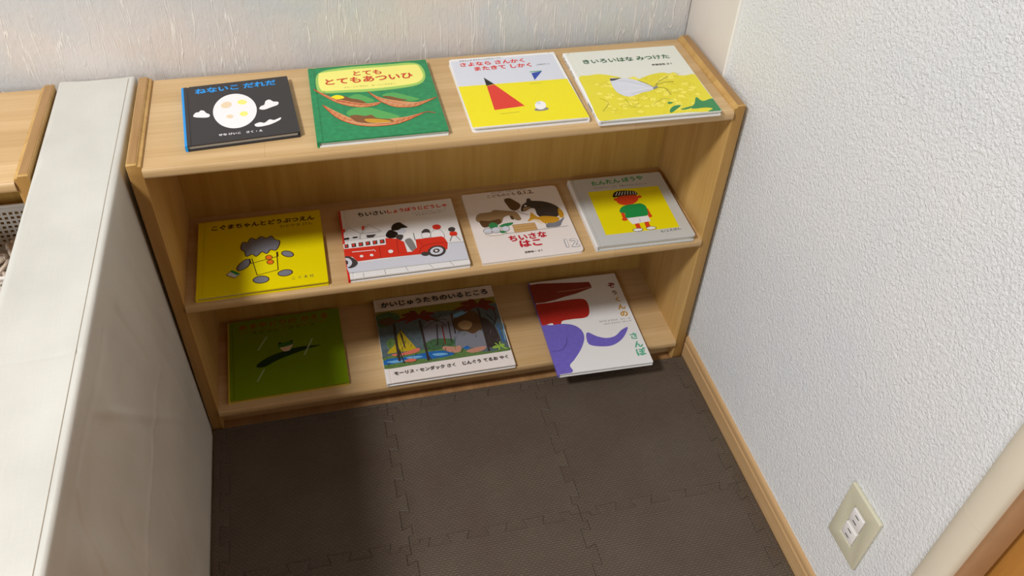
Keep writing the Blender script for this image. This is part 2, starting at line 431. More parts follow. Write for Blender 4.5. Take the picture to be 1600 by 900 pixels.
# cover prints, in millimetres from the middle of each cover
ART = {
 'ghost': [
  ('T','sky','ねないこ だれだ',[(-58.4,56.2),(59.5,57.4)],0.04,1.0),
  ('S','white',[(24.9,-6.0),(20.8,-26.5),(11.5,-42.0),(-1.0,-49.7),(-14.3,-48.4),(-25.9,-38.6),(-33.6,-22.0),(-36.2,-1.7),(-32.8,18.5),(-24.1,34.8),(-11.6,43.7),(2.3,43.2),(14.7,33.0),(22.8,15.3)]),
  ('S','cream',[(-8.7,16.4),(-9.4,12.5),(-11.5,9.2),(-14.5,7.2),(-17.9,6.8),(-21.0,8.1),(-23.2,10.9),(-24.0,14.6),(-23.3,18.5),(-21.3,21.8),(-18.2,23.8),(-14.8,24.3),(-11.7,22.9),(-9.5,20.1)]),
  ('S','paleyellow',[(11.8,-15.0),(11.1,-17.9),(9.4,-20.0),(7.0,-21.1),(4.4,-20.9),(2.1,-19.5),(0.6,-17.0),(0.1,-14.1),(0.8,-11.3),(2.5,-9.1),(4.9,-8.0),(7.5,-8.2),(9.8,-9.7),(11.3,-12.1)]),
  ('S','cream',[(-8.9,-18.5),(-9.5,-20.6),(-11.0,-22.0),(-12.9,-22.4),(-15.0,-21.9),(-16.9,-20.4),(-18.1,-18.4),(-18.4,-16.1),(-17.8,-14.1),(-16.3,-12.7),(-14.3,-12.2),(-12.2,-12.7),(-10.4,-14.2),(-9.2,-16.2)]),
  ('S','paleyellow',[(12.8,16.5),(11.9,13.8),(9.8,11.8),(7.0,11.2),(4.0,11.9),(1.4,13.8),(-0.3,16.6),(-0.7,19.7),(0.2,22.5),(2.2,24.4),(5.1,25.1),(8.1,24.4),(10.7,22.5),(12.4,19.7)]),
  ('S','white',[(18.2,-47.1),(25.9,-42.8),(32.2,-45.7),(39.7,-38.7),(46.2,-41.6),(55.6,-37.0),(53.5,-43.5),(38.3,-52.4),(22.2,-54.0)]),
  ('S','white',[(-63.4,-5.9),(-60.1,3.9),(-55.8,4.6),(-52.6,8.8),(-48.2,6.5),(-45.7,0.3),(-41.1,-5.3),(-42.7,-11.9),(-51.8,-11.3)]),
  ('S','white',[(28.6,-7.1),(31.3,0.2),(36.4,3.0),(39.4,13.1),(45.2,15.8),(50.1,9.2),(56.8,6.3),(55.3,-1.5),(45.8,-5.9),(35.7,-10.2)]),
  ('T','white','せな けいこ\u3000さく・え',[(-32.2,-65.2),(27.7,-67.8)],0.03,1.0),
 ],
 'hot': [
  ('S','lightgreen',[(-83.1,39.0),(-77.8,86.8),(-37.4,98.8),(29.4,98.3),(73.1,96.5),(84.9,74.0),(81.3,41.1),(60.6,25.0),(3.1,20.1),(-44.6,23.2),(-72.9,26.4)]),
  ('S','paleyellow',[(-77.5,80.2),(-71.2,88.4),(-21.5,91.8),(28.5,91.6),(69.0,91.6),(78.3,86.0),(81.4,64.4),(80.2,49.6),(71.5,36.8),(53.3,31.0),(4.0,27.9),(-44.0,30.4),(-72.4,32.6),(-78.4,42.1),(-79.5,60.9)]),
  ('T','rust','とても',[(-25.3,70.7),(18.7,69.5)],0.035,1.0),
  ('T','rust','とてもあついひ',[(-69.5,48.9),(65.7,49.6)],0.035,1.0),
  ('T','olive','ぶん・こいでたん\u3000え・こいでやすこ',[(-43.4,36.3),(35.8,34.9)],0.0,1.0),
  ('S','halo',[(-43.3,4.4),(-26.3,15.5),(-11.5,5.3),(-2.0,-8.7),(-16.5,-10.8),(-34.9,-6.2)]),
  ('S','halo',[(10.8,4.7),(27.8,11.3),(45.6,0.5),(64.5,-13.5),(54.1,-18.0),(31.1,-11.1)]),
  ('S','halo',[(-45.9,-37.4),(-33.5,-23.1),(-11.9,-25.3),(5.5,-37.2),(29.4,-57.5),(8.7,-61.3),(-27.5,-53.7)]),
  ('S','tan',[(-88.1,39.9),(-61.6,11.1),(-39.3,-2.5),(-15.2,-13.2),(7.0,-12.6),(-1.9,-20.9),(-24.0,-22.0),(-45.0,-13.1),(-63.8,4.1),(-76.6,20.7)]),
  ('SL','rust',1.2,[(-88.1,39.9),(-63.8,4.1),(-45.0,-13.1),(-24.0,-22.0),(-1.9,-20.9),(7.0,-12.6)]),
  ('S','tan',[(-8.5,19.8),(7.1,0.6),(30.9,-12.6),(55.3,-21.3),(68.2,-20.3),(90.4,-13.2),(68.7,-27.2),(53.4,-33.7),(28.4,-30.8),(11.3,-16.4),(0.7,0.2)]),
  ('SL','rust',1.2,[(-8.5,19.8),(0.7,0.2),(11.3,-16.4),(28.4,-30.8),(53.4,-33.7),(68.7,-27.2),(90.4,-13.2)]),
  ('S','brown',[(-61.7,10.5),(-54.7,17.1),(-45.6,13.4),(-35.4,4.6),(-21.9,-2.3),(-15.2,-13.2),(-34.9,-5.6)]),
  ('S','yellow',[(-63.9,12.4),(-56.3,17.4),(-47.9,13.8),(-45.4,7.2),(-55.8,5.2)]),
  ('S','tan',[(-78.0,-7.6),(-53.5,-36.2),(-33.8,-54.7),(-6.8,-61.6),(21.2,-60.5),(40.1,-59.3),(67.2,-52.0),(38.5,-69.8),(15.8,-77.0),(-14.7,-76.1),(-41.0,-65.0),(-61.8,-43.0)]),
  ('SL','rust',1.4,[(-78.0,-7.6),(-61.8,-43.0),(-41.0,-65.0),(-14.7,-76.1),(15.8,-77.0),(38.5,-69.8),(67.2,-52.0),(81.8,-56.5)]),
  ('S','brown',[(-42.0,-45.4),(-32.5,-42.6),(-20.7,-47.6),(-11.2,-46.2),(-3.1,-56.4),(14.7,-62.3),(16.8,-69.9),(-7.9,-70.1),(-31.6,-63.2)]),
  ('S','gold',[(-21.6,-56.2),(-3.4,-58.7),(15.6,-67.7),(1.2,-71.0),(-16.6,-65.7)]),
  ('S','brown',[(12.0,1.4),(21.6,1.3),(34.9,-7.1),(46.8,-13.7),(30.9,-12.9)]),
  ('L','rust',0.6,[(-76.2,24.7),(-71.8,30.3)]),
  ('L','rust',0.6,[(-70.6,16.6),(-66.2,22.1)]),
  ('L','rust',0.6,[(-63.7,5.3),(-60.1,10.8)]),
  ('L','rust',0.6,[(-56.4,-1.1),(-52.3,5.5)]),
  ('L','rust',0.6,[(-49.1,-6.9),(-45.0,-0.3)]),
  ('L','rust',0.6,[(-41.8,-12.7),(-37.7,-5.8)]),
  ('L','rust',0.6,[(-34.5,-17.6),(-30.3,-10.7)]),
  ('L','rust',0.6,[(-26.2,-20.4),(-22.0,-13.6)]),
  ('L','rust',0.6,[(-17.7,-21.9),(-13.8,-15.2)]),
  ('L','rust',0.6,[(-9.9,-21.7),(-6.1,-16.2)]),
  ('L','rust',0.6,[(-1.8,-19.7),(1.1,-15.6)]),
  ('L','rust',0.6,[(3.6,-1.9),(7.3,2.2)]),
  ('L','rust',0.6,[(8.9,-10.5),(12.8,-5.0)]),
  ('L','rust',0.6,[(14.3,-18.1),(18.3,-11.4)]),
  ('L','rust',0.6,[(21.3,-24.8),(25.8,-17.6)]),
  ('L','rust',0.6,[(28.6,-29.6),(33.2,-21.3)]),
  ('L','rust',0.6,[(37.0,-31.6),(41.7,-23.3)]),
  ('L','rust',0.6,[(45.6,-32.7),(50.3,-24.4)]),
  ('L','rust',0.6,[(54.3,-32.7),(58.6,-25.5)]),
  ('L','rust',0.6,[(61.9,-30.3),(65.6,-24.8)]),
  ('L','rust',0.6,[(-69.5,-26.1),(-65.2,-20.8)]),
  ('L','rust',0.6,[(-64.3,-37.3),(-59.9,-30.6)]),
  ('L','rust',0.6,[(-59.0,-46.4),(-54.4,-38.4)]),
  ('L','rust',0.6,[(-52.1,-54.5),(-47.5,-46.6)]),
  ('L','rust',0.6,[(-45.2,-61.4),(-40.6,-53.6)]),
  ('L','rust',0.6,[(22.3,-75.2),(26.9,-64.4)]),
  ('L','rust',0.6,[(30.3,-73.1),(34.9,-62.8)]),
  ('L','rust',0.6,[(38.6,-69.3),(42.7,-62.7)]),
  ('L','rust',0.6,[(47.1,-64.9),(50.1,-60.1)]),
  ('SL','rust',0.6,[(-88.1,39.9),(-61.9,7.4),(-39.7,-7.0),(-15.6,-17.1),(6.8,-14.7)]),
  ('SL','rust',0.6,[(-8.5,19.8),(6.5,-3.9),(29.9,-20.1),(54.3,-27.2),(90.4,-13.2)]),
  ('SL','rust',0.6,[(-78.0,-7.6),(-58.4,-39.7),(-37.5,-60.7),(-11.1,-71.0),(18.1,-71.6),(67.2,-52.0)]),
  ('SL','rust',0.9,[(-57.8,0.6),(-35.3,-9.8),(-11.1,-18.7)]),
  ('SL','cream',0.9,[(9.1,-9.0),(29.5,-23.1),(54.3,-27.2)]),
  ('SL','cream',0.9,[(-44.9,-58.6),(-17.1,-69.9),(15.0,-71.6)]),
  ('SL','tan',1.2,[(27.3,-61.5),(25.8,-77.2)]),
  ('SL','tan',1.2,[(30.1,-61.4),(28.3,-76.2)]),
 ],
 'tri': [
  ('P','lightgrey',[(-86.2,94.9),(83.1,95.5),(83.2,14.0),(-88.6,16.7)]),
  ('P','yellow',[(-88.3,16.0),(85.4,13.6),(88.6,-100.8),(-88.0,-99.9)]),
  ('P','red',[(-44.3,10.9),(-31.8,14.1),(0.5,-54.7),(-47.1,-58.9)]),
  ('P','black',[(-43.8,37.6),(-44.7,11.6),(-31.5,15.2)]),
  ('P','blue',[(33.9,39.3),(52.4,42.9),(33.8,17.4)]),
  ('L','green',2.2,[(32.2,43.3),(51.8,43.6)]),
  ('L','olive',0.8,[(23.7,7.3),(42.7,6.7)]),
  ('L','olive',0.8,[(-41.4,-70.8),(-11.6,-69.7)]),
  ('S','grey',[(34.0,-67.9),(32.5,-69.9),(29.1,-71.5),(24.5,-72.4),(19.5,-72.4),(15.3,-71.5),(12.5,-69.8),(11.8,-67.8),(13.3,-65.7),(16.7,-64.1),(21.4,-63.2),(26.3,-63.2),(30.6,-64.1),(33.3,-65.8)]),
  ('S','white',[(32.4,-58.4),(30.3,-63.3),(27.0,-67.0),(23.1,-68.6),(19.5,-68.0),(16.7,-65.2),(15.4,-60.8),(15.8,-55.6),(17.8,-50.7),(21.1,-46.9),(25.0,-45.2),(28.7,-45.8),(31.5,-48.7),(32.8,-53.2)]),
  ('S','lightgrey',[(26.3,-50.4),(25.5,-52.2),(24.2,-53.5),(22.6,-54.1),(21.0,-53.9),(19.9,-52.8),(19.3,-51.2),(19.4,-49.3),(20.2,-47.5),(21.5,-46.1),(23.1,-45.5),(24.6,-45.8),(25.8,-46.9),(26.4,-48.5)]),
  ('T','red','さよなら さんかく',[(-73.5,75.4),(32.3,75.5)],0.035,1.0),
  ('T','red','またきて しかく',[(-52.9,59.5),(40.4,59.4)],0.035,1.0),
  ('T','darkgrey','松谷みよ子 あかちゃんのわらべうた',[(-72.0,92.4),(-3.9,93.8)],0.0,1.0),
  ('T','grey','上野紀子 え',[(47.6,61.6),(70.6,61.9)],0.0,1.0),
 ],
 'flower': [
  ('S','bloom',[(-91.8,24.6),(-74.4,27.9),(-56.2,29.3),(-34.1,19.5),(-22.4,11.0),(-3.2,3.7),(22.6,15.3),(46.1,19.5),(61.6,11.3),(78.0,5.4),(96.9,6.1),(96.2,-26.5),(96.7,-59.9),(96.5,-102.3),(41.3,-100.7),(-11.1,-101.6),(-62.6,-102.5),(-96.2,-102.8),(-95.7,-61.9),(-93.8,-14.4)]),
  ('R','petals'),
  ('S','leafgreen',[(72.6,-61.1),(78.6,-73.4),(98.1,-69.9),(97.0,-103.3),(75.7,-103.1),(85.4,-96.8),(76.5,-92.2),(53.6,-91.7),(63.6,-77.4)]),
  ('S','leafgreen',[(23.5,-68.0),(31.4,-70.8),(23.0,-74.3)]),
  ('S','leafgreen',[(29.7,-80.1),(40.3,-80.2),(31.9,-88.3),(17.7,-98.5),(19.2,-89.4)]),
  ('S','leafgreen',[(36.4,-90.6),(58.1,-84.6),(50.2,-91.2),(40.8,-92.9)]),
  ('SL','olive',0.7,[(-38.3,-48.8),(-36.3,-74.4),(-22.4,-64.0)]),
  ('SL','olive',0.7,[(-0.3,-70.6),(20.1,-57.8),(34.2,-63.2)]),
  ('SL','olive',0.7,[(-77.9,-42.6),(-68.5,-56.8),(-84.0,-79.3)]),
  ('S','lightgrey',[(-44.4,12.2),(-31.0,12.2),(-9.5,6.3),(4.1,-6.6),(17.0,-23.9),(7.9,-32.1),(-7.6,-35.7),(-28.0,-43.9),(-40.1,-38.2),(-47.0,-21.5)]),
  ('SL','white',0.9,[(14.2,-24.2),(-9.1,-14.0),(-37.6,-3.0)]),
  ('SL','white',0.9,[(13.7,-25.7),(-10.0,-27.1),(-35.6,-29.8)]),
  ('SL','grey',0.5,[(12.8,-23.3),(-12.8,-3.4),(-31.4,5.5)]),
  ('SL','grey',0.5,[(12.3,-27.2),(-12.1,-33.4),(-26.4,-39.3)]),
  ('P','darkgrey',[(-44.7,12.9),(-25.7,12.1),(-38.2,6.5),(-45.3,5.5)]),
  ('SL','darkgrey',1.0,[(-0.9,-0.1),(8.4,-9.9),(17.0,-23.9)]),
  ('S','grey',[(23.6,-21.5),(22.9,-23.3),(21.5,-25.3),(19.5,-27.1),(17.3,-28.2),(15.4,-28.6),(14.2,-28.1),(13.9,-26.8),(14.5,-25.0),(16.0,-23.0),(18.0,-21.3),(20.1,-20.1),(22.0,-19.7),(23.3,-20.2)]),
  ('SL','darkgrey',0.7,[(20.7,-18.5),(31.3,-6.6),(51.7,6.9)]),
  ('SL','darkgrey',0.7,[(23.0,-17.1),(36.8,-11.5),(54.4,-10.7)]),
  ('SL','darkgrey',0.7,[(21.6,-23.6),(34.2,-28.9),(35.3,-40.6),(36.2,-49.0)]),
  ('T','forest','きいろいはな みつけた',[(-72.5,64.1),(75.3,62.9)],0.02,1.0),
  ('T','darkgrey','甲斐信枝 さく',[(37.5,42.3),(72.2,42.7)],0.02,1.0),
 ],
 'fire': [
  ('T','black','ちいさい',[(-68.0,66.7),(-18.4,66.1)],0.04,1.0),
  ('T','red','しょうぼうじどうしゃ',[(-16.5,66.4),(89.4,67.3)],0.045,1.0),
  ('T','grey','ロイス・レンスキー ぶん・え',[(25.8,58.4),(85.4,58.2)],0.0,1.0),
  ('T','grey','わたなべ しげお やく',[(31.1,51.5),(78.6,52.1)],0.0,1.0),
  ('P','lightgrey',[(-103.5,-60.6),(-81.8,-52.5),(26.4,-50.9),(70.2,-48.8),(74.5,-30.4),(99.4,-32.4),(99.4,-77.6),(-96.9,-74.4)]),
  ('L','grey',0.7,[(-97.5,-75.5),(99.2,-78.3)]),
  ('L','grey',0.7,[(-74.9,-79.0),(-74.4,-89.0)]),
  ('L','grey',0.7,[(-40.1,-77.6),(-39.4,-89.0)]),
  ('L','grey',0.7,[(-6.1,-77.0),(-2.6,-87.9)]),
  ('L','grey',0.7,[(33.1,-78.6),(38.3,-88.8)]),
  ('L','grey',0.7,[(67.3,-78.3),(72.3,-89.3)]),
  ('L','grey',0.8,[(74.4,-30.9),(99.3,-32.9)]),
  ('L','darkgrey',0.7,[(-98.6,24.7),(-85.7,40.2),(-68.7,21.2),(-70.8,7.1)]),
  ('L','darkgrey',0.7,[(-66.4,21.4),(-52.9,42.6),(-33.1,20.1)]),
  ('L','darkgrey',0.7,[(-68.8,20.4),(-34.9,19.6)]),
  ('L','grey',0.6,[(-99.0,5.8),(-27.8,7.2)]),
  ('L','grey',0.6,[(-98.6,10.5),(-70.1,11.1)]),
  ('P','black',[(-97.0,13.5),(-88.3,14.0),(-88.7,9.2),(-97.1,8.6)]),
  ('P','black',[(-82.4,14.0),(-74.3,14.1),(-74.7,10.3),(-82.5,10.2)]),
  ('P','darkgrey',[(-59.5,14.6),(-42.5,14.1),(-48.5,7.0),(-58.6,7.5)]),
  ('P','red',[(-97.0,36.7),(-93.0,38.7),(-93.3,31.9),(-97.0,28.4)]),
  ('P','red',[(-64.1,39.9),(-58.5,39.4),(-63.1,28.5),(-65.2,29.4)]),
  ('S','black',[(-25.2,13.6),(-19.0,20.9),(-12.5,17.4),(-6.4,10.1),(-11.4,-0.1),(-21.9,-0.8),(-27.1,5.7)]),
  ('S','black',[(-15.6,20.2),(-12.0,33.7),(-0.6,38.8),(7.1,30.3),(12.2,22.2),(2.3,22.0),(-5.4,17.8)]),
  ('S','lightgrey',[(-5.5,17.0),(3.9,20.9),(7.5,14.5),(3.9,8.2),(-4.8,9.3)]),
  ('S','darkgrey',[(-10.6,5.3),(1.4,3.6),(-1.9,-7.4),(-9.1,-8.8)]),
  ('S','grey',[(2.8,-11.0),(12.2,-7.3),(16.9,-22.0),(17.9,-38.5),(10.5,-41.0),(5.1,-25.1)]),
  ('L','darkgrey',0.9,[(19.5,5.8),(19.6,-14.3)]),
  ('S','darkgrey',[(34.3,6.7),(41.3,12.5),(47.7,7.9),(46.3,-0.3),(34.8,1.0)]),
  ('S','white',[(34.6,1.9),(46.5,0.8),(45.5,-10.9),(33.1,-9.9)]),
  ('CL','darkgrey',0.5,[(34.6,1.9),(46.5,0.8),(45.5,-10.9),(33.1,-9.9)]),
  ('S','red',[(55.0,18.6),(63.7,20.5),(68.5,14.7),(65.0,7.6),(55.3,9.4)]),
  ('S','white',[(51.5,3.5),(66.3,4.5),(69.1,-15.3),(48.7,-12.9)]),
  ('CL','darkgrey',0.5,[(51.5,3.5),(66.3,4.5),(69.1,-15.3),(48.7,-12.9)]),
  ('S','darkgrey',[(80.6,6.7),(87.5,8.9),(91.7,3.8),(87.9,-3.3),(80.1,-0.9)]),
  ('S','red',[(81.3,-4.0),(91.4,-4.8),(91.4,-13.9),(80.5,-13.3)]),
  ('L','darkgrey',0.9,[(83.2,-13.8),(76.9,-27.5)]),
  ('L','darkgrey',0.9,[(88.7,-14.0),(95.0,-28.7)]),
  ('P','red',[(-100.1,-11.3),(-29.7,-14.3),(-28.7,0.5),(-10.2,-4.4),(0.5,-14.7),(2.0,-42.0),(10.6,-42.4),(19.7,-33.4),(20.6,-12.2),(65.1,-12.3),(69.3,-17.4),(72.2,-31.3),(68.7,-47.1),(37.0,-50.3),(24.6,-51.1),(-41.8,-49.0),(-80.7,-49.6),(-88.3,-36.3),(-99.7,-33.0)]),
  ('P','white',[(-100.1,-2.5),(-29.3,-0.8),(-29.9,-16.2),(-99.9,-14.7)]),
  ('P','darkgrey',[(-97.9,-3.5),(-91.3,-3.2),(-91.2,-13.0),(-97.9,-13.5)]),
  ('P','red',[(-96.8,-5.3),(-93.7,-4.8),(-93.6,-10.7),(-96.5,-11.2)]),
  ('P','darkgrey',[(-86.3,-3.3),(-78.6,-3.1),(-78.7,-13.0),(-86.3,-13.4)]),
  ('P','red',[(-85.2,-5.1),(-81.1,-4.8),(-81.1,-10.7),(-84.9,-11.0)]),
  ('P','darkgrey',[(-74.6,-3.0),(-66.9,-2.9),(-67.0,-12.8),(-74.7,-13.2)]),
  ('P','red',[(-73.5,-4.9),(-69.4,-4.6),(-69.4,-10.5),(-73.3,-10.8)]),
  ('P','darkgrey',[(-62.8,-2.8),(-55.0,-2.7),(-55.2,-12.6),(-63.0,-13.0)]),
  ('P','red',[(-61.7,-4.7),(-57.6,-4.4),(-57.6,-10.3),(-61.5,-10.6)]),
  ('P','darkgrey',[(-51.0,-2.6),(-43.1,-2.5),(-43.3,-12.4),(-51.1,-12.8)]),
  ('P','red',[(-49.8,-4.4),(-45.7,-4.1),(-45.7,-10.1),(-49.7,-10.4)]),
  ('P','darkgrey',[(-39.0,-2.4),(-31.1,-2.2),(-31.3,-12.2),(-39.2,-12.6)]),
  ('P','red',[(-37.8,-4.2),(-33.7,-3.9),(-33.8,-9.9),(-37.7,-10.2)]),
  ('L','darkred',0.7,[(-41.4,-18.8),(-42.1,-49.0)]),
  ('L','darkred',0.7,[(-10.8,-8.4),(-12.2,-43.2),(1.5,-43.3)]),
  ('SL','darkred',0.8,[(21.7,-47.3),(27.2,-34.9),(36.9,-30.0),(51.4,-28.7),(71.9,-29.9)]),
  ('SL','darkred',0.7,[(21.6,-14.6),(30.2,-27.3)]),
  ('L','white',1.6,[(-87.2,-25.1),(-52.5,-26.7)]),
  ('S','white',[(-20.5,-36.2),(-21.1,-38.1),(-22.5,-39.4),(-24.2,-39.9),(-25.9,-39.5),(-27.4,-38.4),(-28.3,-36.6),(-28.4,-34.6),(-27.8,-32.8),(-26.5,-31.5),(-24.8,-31.0),(-23.0,-31.3),(-21.5,-32.5),(-20.6,-34.2)]),
  ('S','white',[(-70.0,-38.9),(-70.4,-40.2),(-71.4,-41.1),(-72.6,-41.4),(-73.9,-41.2),(-75.0,-40.4),(-75.7,-39.1),(-75.8,-37.8),(-75.4,-36.5),(-74.5,-35.6),(-73.2,-35.2),(-71.9,-35.5),(-70.8,-36.3),(-70.1,-37.6)]),
  ('S','white',[(-53.5,-39.4),(-53.9,-40.7),(-54.8,-41.6),(-56.1,-41.9),(-57.4,-41.6),(-58.5,-40.8),(-59.2,-39.6),(-59.3,-38.2),(-58.9,-36.9),(-57.9,-36.0),(-56.7,-35.7),(-55.4,-35.9),(-54.3,-36.8),(-53.6,-38.0)]),
  ('L','white',1.2,[(-52.2,-24.6),(-48.7,-30.6)]),
  ('S','darkgrey',[(37.0,-53.5),(36.0,-55.6),(33.9,-57.1),(31.1,-57.5),(28.3,-57.0),(25.9,-55.5),(24.4,-53.3),(24.1,-51.0),(25.1,-48.8),(27.2,-47.4),(29.9,-46.9),(32.8,-47.5),(35.2,-49.0),(36.7,-51.1)]),
  ('S','darkgrey',[(65.7,-48.7),(63.7,-54.7),(59.1,-59.5),(52.8,-62.2),(46.1,-62.2),(40.2,-59.7),(36.4,-55.1),(35.4,-49.2),(37.3,-43.2),(41.9,-38.4),(48.2,-35.6),(55.0,-35.4),(60.9,-38.0),(64.8,-42.8)]),
  ('S','lightgrey',[(61.6,-48.3),(60.1,-52.5),(56.8,-55.9),(52.2,-57.9),(47.4,-57.9),(43.2,-56.1),(40.4,-52.8),(39.7,-48.6),(41.1,-44.4),(44.4,-40.9),(48.9,-38.9),(53.8,-38.8),(58.1,-40.7),(60.8,-44.0)]),
  ('S','darkgrey',[(55.8,-48.0),(55.0,-50.3),(53.3,-52.1),(51.0,-53.2),(48.4,-53.2),(46.3,-52.2),(44.9,-50.4),(44.5,-48.2),(45.2,-45.9),(46.9,-44.0),(49.3,-42.9),(51.8,-42.9),(54.0,-43.9),(55.4,-45.7)]),
  ('S','white',[(52.5,-48.5),(52.1,-49.5),(51.3,-50.2),(50.2,-50.5),(49.2,-50.3),(48.3,-49.6),(47.8,-48.7),(47.7,-47.6),(48.1,-46.6),(48.9,-45.9),(50.0,-45.7),(51.1,-45.9),(51.9,-46.5),(52.5,-47.5)]),
  ('S','darkgrey',[(-99.8,-34.7),(-91.5,-36.4),(-83.5,-45.7),(-81.2,-55.1),(-87.7,-62.6),(-97.1,-63.2),(-98.9,-49.0)]),
  ('S','lightgrey',[(-99.6,-38.6),(-92.8,-41.3),(-89.7,-50.8),(-93.0,-59.0),(-97.9,-60.5),(-98.9,-49.0)]),
  ('S','darkgrey',[(-99.4,-44.3),(-96.1,-47.0),(-96.4,-53.3),(-99.1,-54.5)]),
 ],
 'frog': [
  ('T','mutedred','あまやどりの かえる',[(-84.3,73.0),(83.5,75.1)],0.02,0.85),
  ('SL','mutedred',1.0,[(-84.4,66.6),(-47.2,65.4),(-2.3,67.0),(36.8,67.4),(80.5,68.8)]),
  ('T','darkgreen','えとぶん\u3000さく・え',[(-60.6,58.4),(58.4,59.1)],0.0,0.6),
  ('S','darkgreen',[(-54.5,-27.0),(-50.0,-17.5),(-27.9,-4.1),(1.0,4.2),(28.1,8.2),(64.3,4.3),(45.8,1.2),(15.9,-6.5),(-17.7,-17.7),(-39.7,-29.1)]),
  ('S','midgreen',[(-13.9,14.6),(-12.2,26.9),(-2.3,24.8),(9.1,27.2),(13.5,19.2),(11.3,9.2),(-1.0,7.1)]),
  ('P','cream',[(-11.8,13.2),(-2.9,13.8),(14.1,17.2),(6.5,2.4),(-3.6,1.4),(-8.1,7.1)]),
  ('S','black',[(-8.8,24.0),(-9.1,22.8),(-9.7,21.9),(-10.5,21.5),(-11.4,21.7),(-12.1,22.4),(-12.6,23.5),(-12.8,24.8),(-12.5,26.0),(-11.9,26.9),(-11.1,27.2),(-10.2,27.0),(-9.4,26.3),(-8.9,25.2)]),
  ('S','black',[(13.5,26.0),(13.2,24.9),(12.6,24.1),(11.8,23.8),(10.9,24.0),(10.1,24.7),(9.6,25.7),(9.5,26.8),(9.7,27.9),(10.4,28.6),(11.2,29.0),(12.1,28.8),(12.9,28.1),(13.4,27.1)]),
  ('L','mist',3.0,[(-33.5,47.3),(-51.1,14.2)]),
  ('L','mist',3.2,[(49.8,24.5),(32.1,-15.0)]),
  ('L','mist',2.8,[(-41.0,-34.5),(-54.6,-62.8)]),
 ],
 'wild': [
  ('P','teal',[(-120.4,75.4),(120.2,76.5),(118.7,-73.7),(-120.6,-75.0)]),
  ('P','olive',[(-120.6,75.5),(3.1,74.8),(120.2,76.5),(119.8,57.6),(55.4,52.4),(-9.6,56.4),(-73.4,44.9),(-117.1,31.9)]),
  ('S','slate',[(-23.2,31.7),(1.6,37.0),(30.8,38.2),(34.1,3.8),(19.1,-26.0),(-9.2,-26.8),(-37.2,-27.7),(-39.1,5.0)]),
  ('S','mosslight',[(-119.7,-48.6),(-85.2,-43.2),(-39.1,-39.9),(7.8,-36.6),(50.0,-60.9),(83.5,-69.2),(115.4,-64.5),(118.1,-73.3),(47.5,-73.6),(-44.3,-73.6),(-119.4,-74.4)]),
  ('S','moss',[(-42.2,-29.8),(-21.7,-17.9),(-0.8,-18.9),(19.1,-26.0),(11.8,-40.6),(-26.2,-45.7)]),
  ('S','ocean',[(-120.7,-56.9),(-108.8,-50.8),(-86.4,-52.2),(-56.7,-50.5),(-31.1,-47.8),(-6.2,-50.3),(14.1,-60.0),(2.7,-65.5),(-29.6,-66.7),(-53.9,-61.8),(-81.3,-64.0),(-118.3,-64.7)]),
  ('S','skyblue',[(-114.1,-58.2),(-91.6,-57.3),(-78.7,-61.4),(-99.2,-63.4)]),
  ('S','skyblue',[(-27.7,-54.7),(-9.4,-55.3),(1.3,-60.5),(-19.5,-61.0)]),
  ('S','skyblue',[(-77.7,-54.0),(-57.2,-53.5),(-46.4,-57.8),(-64.9,-59.6)]),
  ('P','sail',[(-110.6,-38.1),(-78.0,19.2),(-52.7,-38.8)]),
  ('L','black',0.8,[(-78.9,21.1),(-75.6,-31.1)]),
  ('P','charcoal',[(-80.9,14.9),(-76.3,5.8),(-74.5,-31.3),(-77.2,-26.0)]),
  ('L','darkgrey',0.7,[(-78.0,19.2),(-49.5,-25.2)]),
  ('S','salmon',[(-102.0,-41.4),(-80.4,-41.0),(-52.0,-34.2),(-50.9,-42.3),(-67.6,-46.7),(-94.8,-47.4)]),
  ('S','mosslight',[(-107.9,-7.2),(-95.6,-0.1),(-93.1,-16.5),(-105.8,-26.6)]),
  ('S','bark',[(26.7,22.0),(36.1,40.6),(54.5,47.4),(72.7,40.4),(80.5,18.3),(75.6,-11.0),(58.7,-17.6),(43.8,-8.1),(28.3,-1.7)]),
  ('S','slate',[(28.2,-14.8),(43.8,-8.1),(58.7,-17.6),(74.4,-10.8),(81.3,-35.1),(79.0,-57.2),(64.2,-60.6),(47.0,-52.4),(20.2,-45.5)]),
  ('S','charcoal',[(81.1,21.5),(97.8,8.1),(105.5,-23.5),(103.1,-55.6),(81.3,-57.7),(77.6,-24.6)]),
  ('S','taupe',[(33.6,13.9),(49.4,20.9),(61.8,10.1),(51.7,-4.6),(38.1,-0.3)]),
  ('S','clay',[(-6.0,-46.6),(-2.0,-39.4),(15.7,-44.6),(27.6,-43.8),(26.1,-57.7),(10.8,-58.7)]),
  ('S','clay',[(36.2,-59.7),(56.0,-54.2),(74.8,-54.8),(69.5,-63.2),(48.9,-66.4)]),
  ('S','ocean',[(32.0,-51.0),(41.1,-46.5),(44.4,-53.5),(35.9,-55.6)]),
  ('S','skyblue',[(29.9,40.1),(44.4,45.9),(58.9,44.8),(50.2,37.9),(31.9,31.1)]),
  ('L','charcoal',5.0,[(-88.0,41.1),(-89.8,-17.2),(-89.8,-60.7)]),
  ('L','charcoal',2.4,[(-89.8,-17.2),(-81.9,-68.4)]),
  ('L','charcoal',4.6,[(-37.7,37.9),(-37.5,-14.8),(-37.0,-69.9)]),
  ('L','charcoal',2.0,[(-38.3,-49.5),(-31.2,-69.5)]),
  ('L','charcoal',4.2,[(80.7,49.3),(80.2,-11.9),(79.0,-68.3)]),
  ('L','charcoal',2.2,[(-6.4,21.8),(-14.1,-35.4)]),
  ('L','darkred',2.2,[(2.9,16.6),(0.9,-33.6)]),
  ('L','charcoal',2.0,[(16.2,24.0),(13.6,-33.0)]),
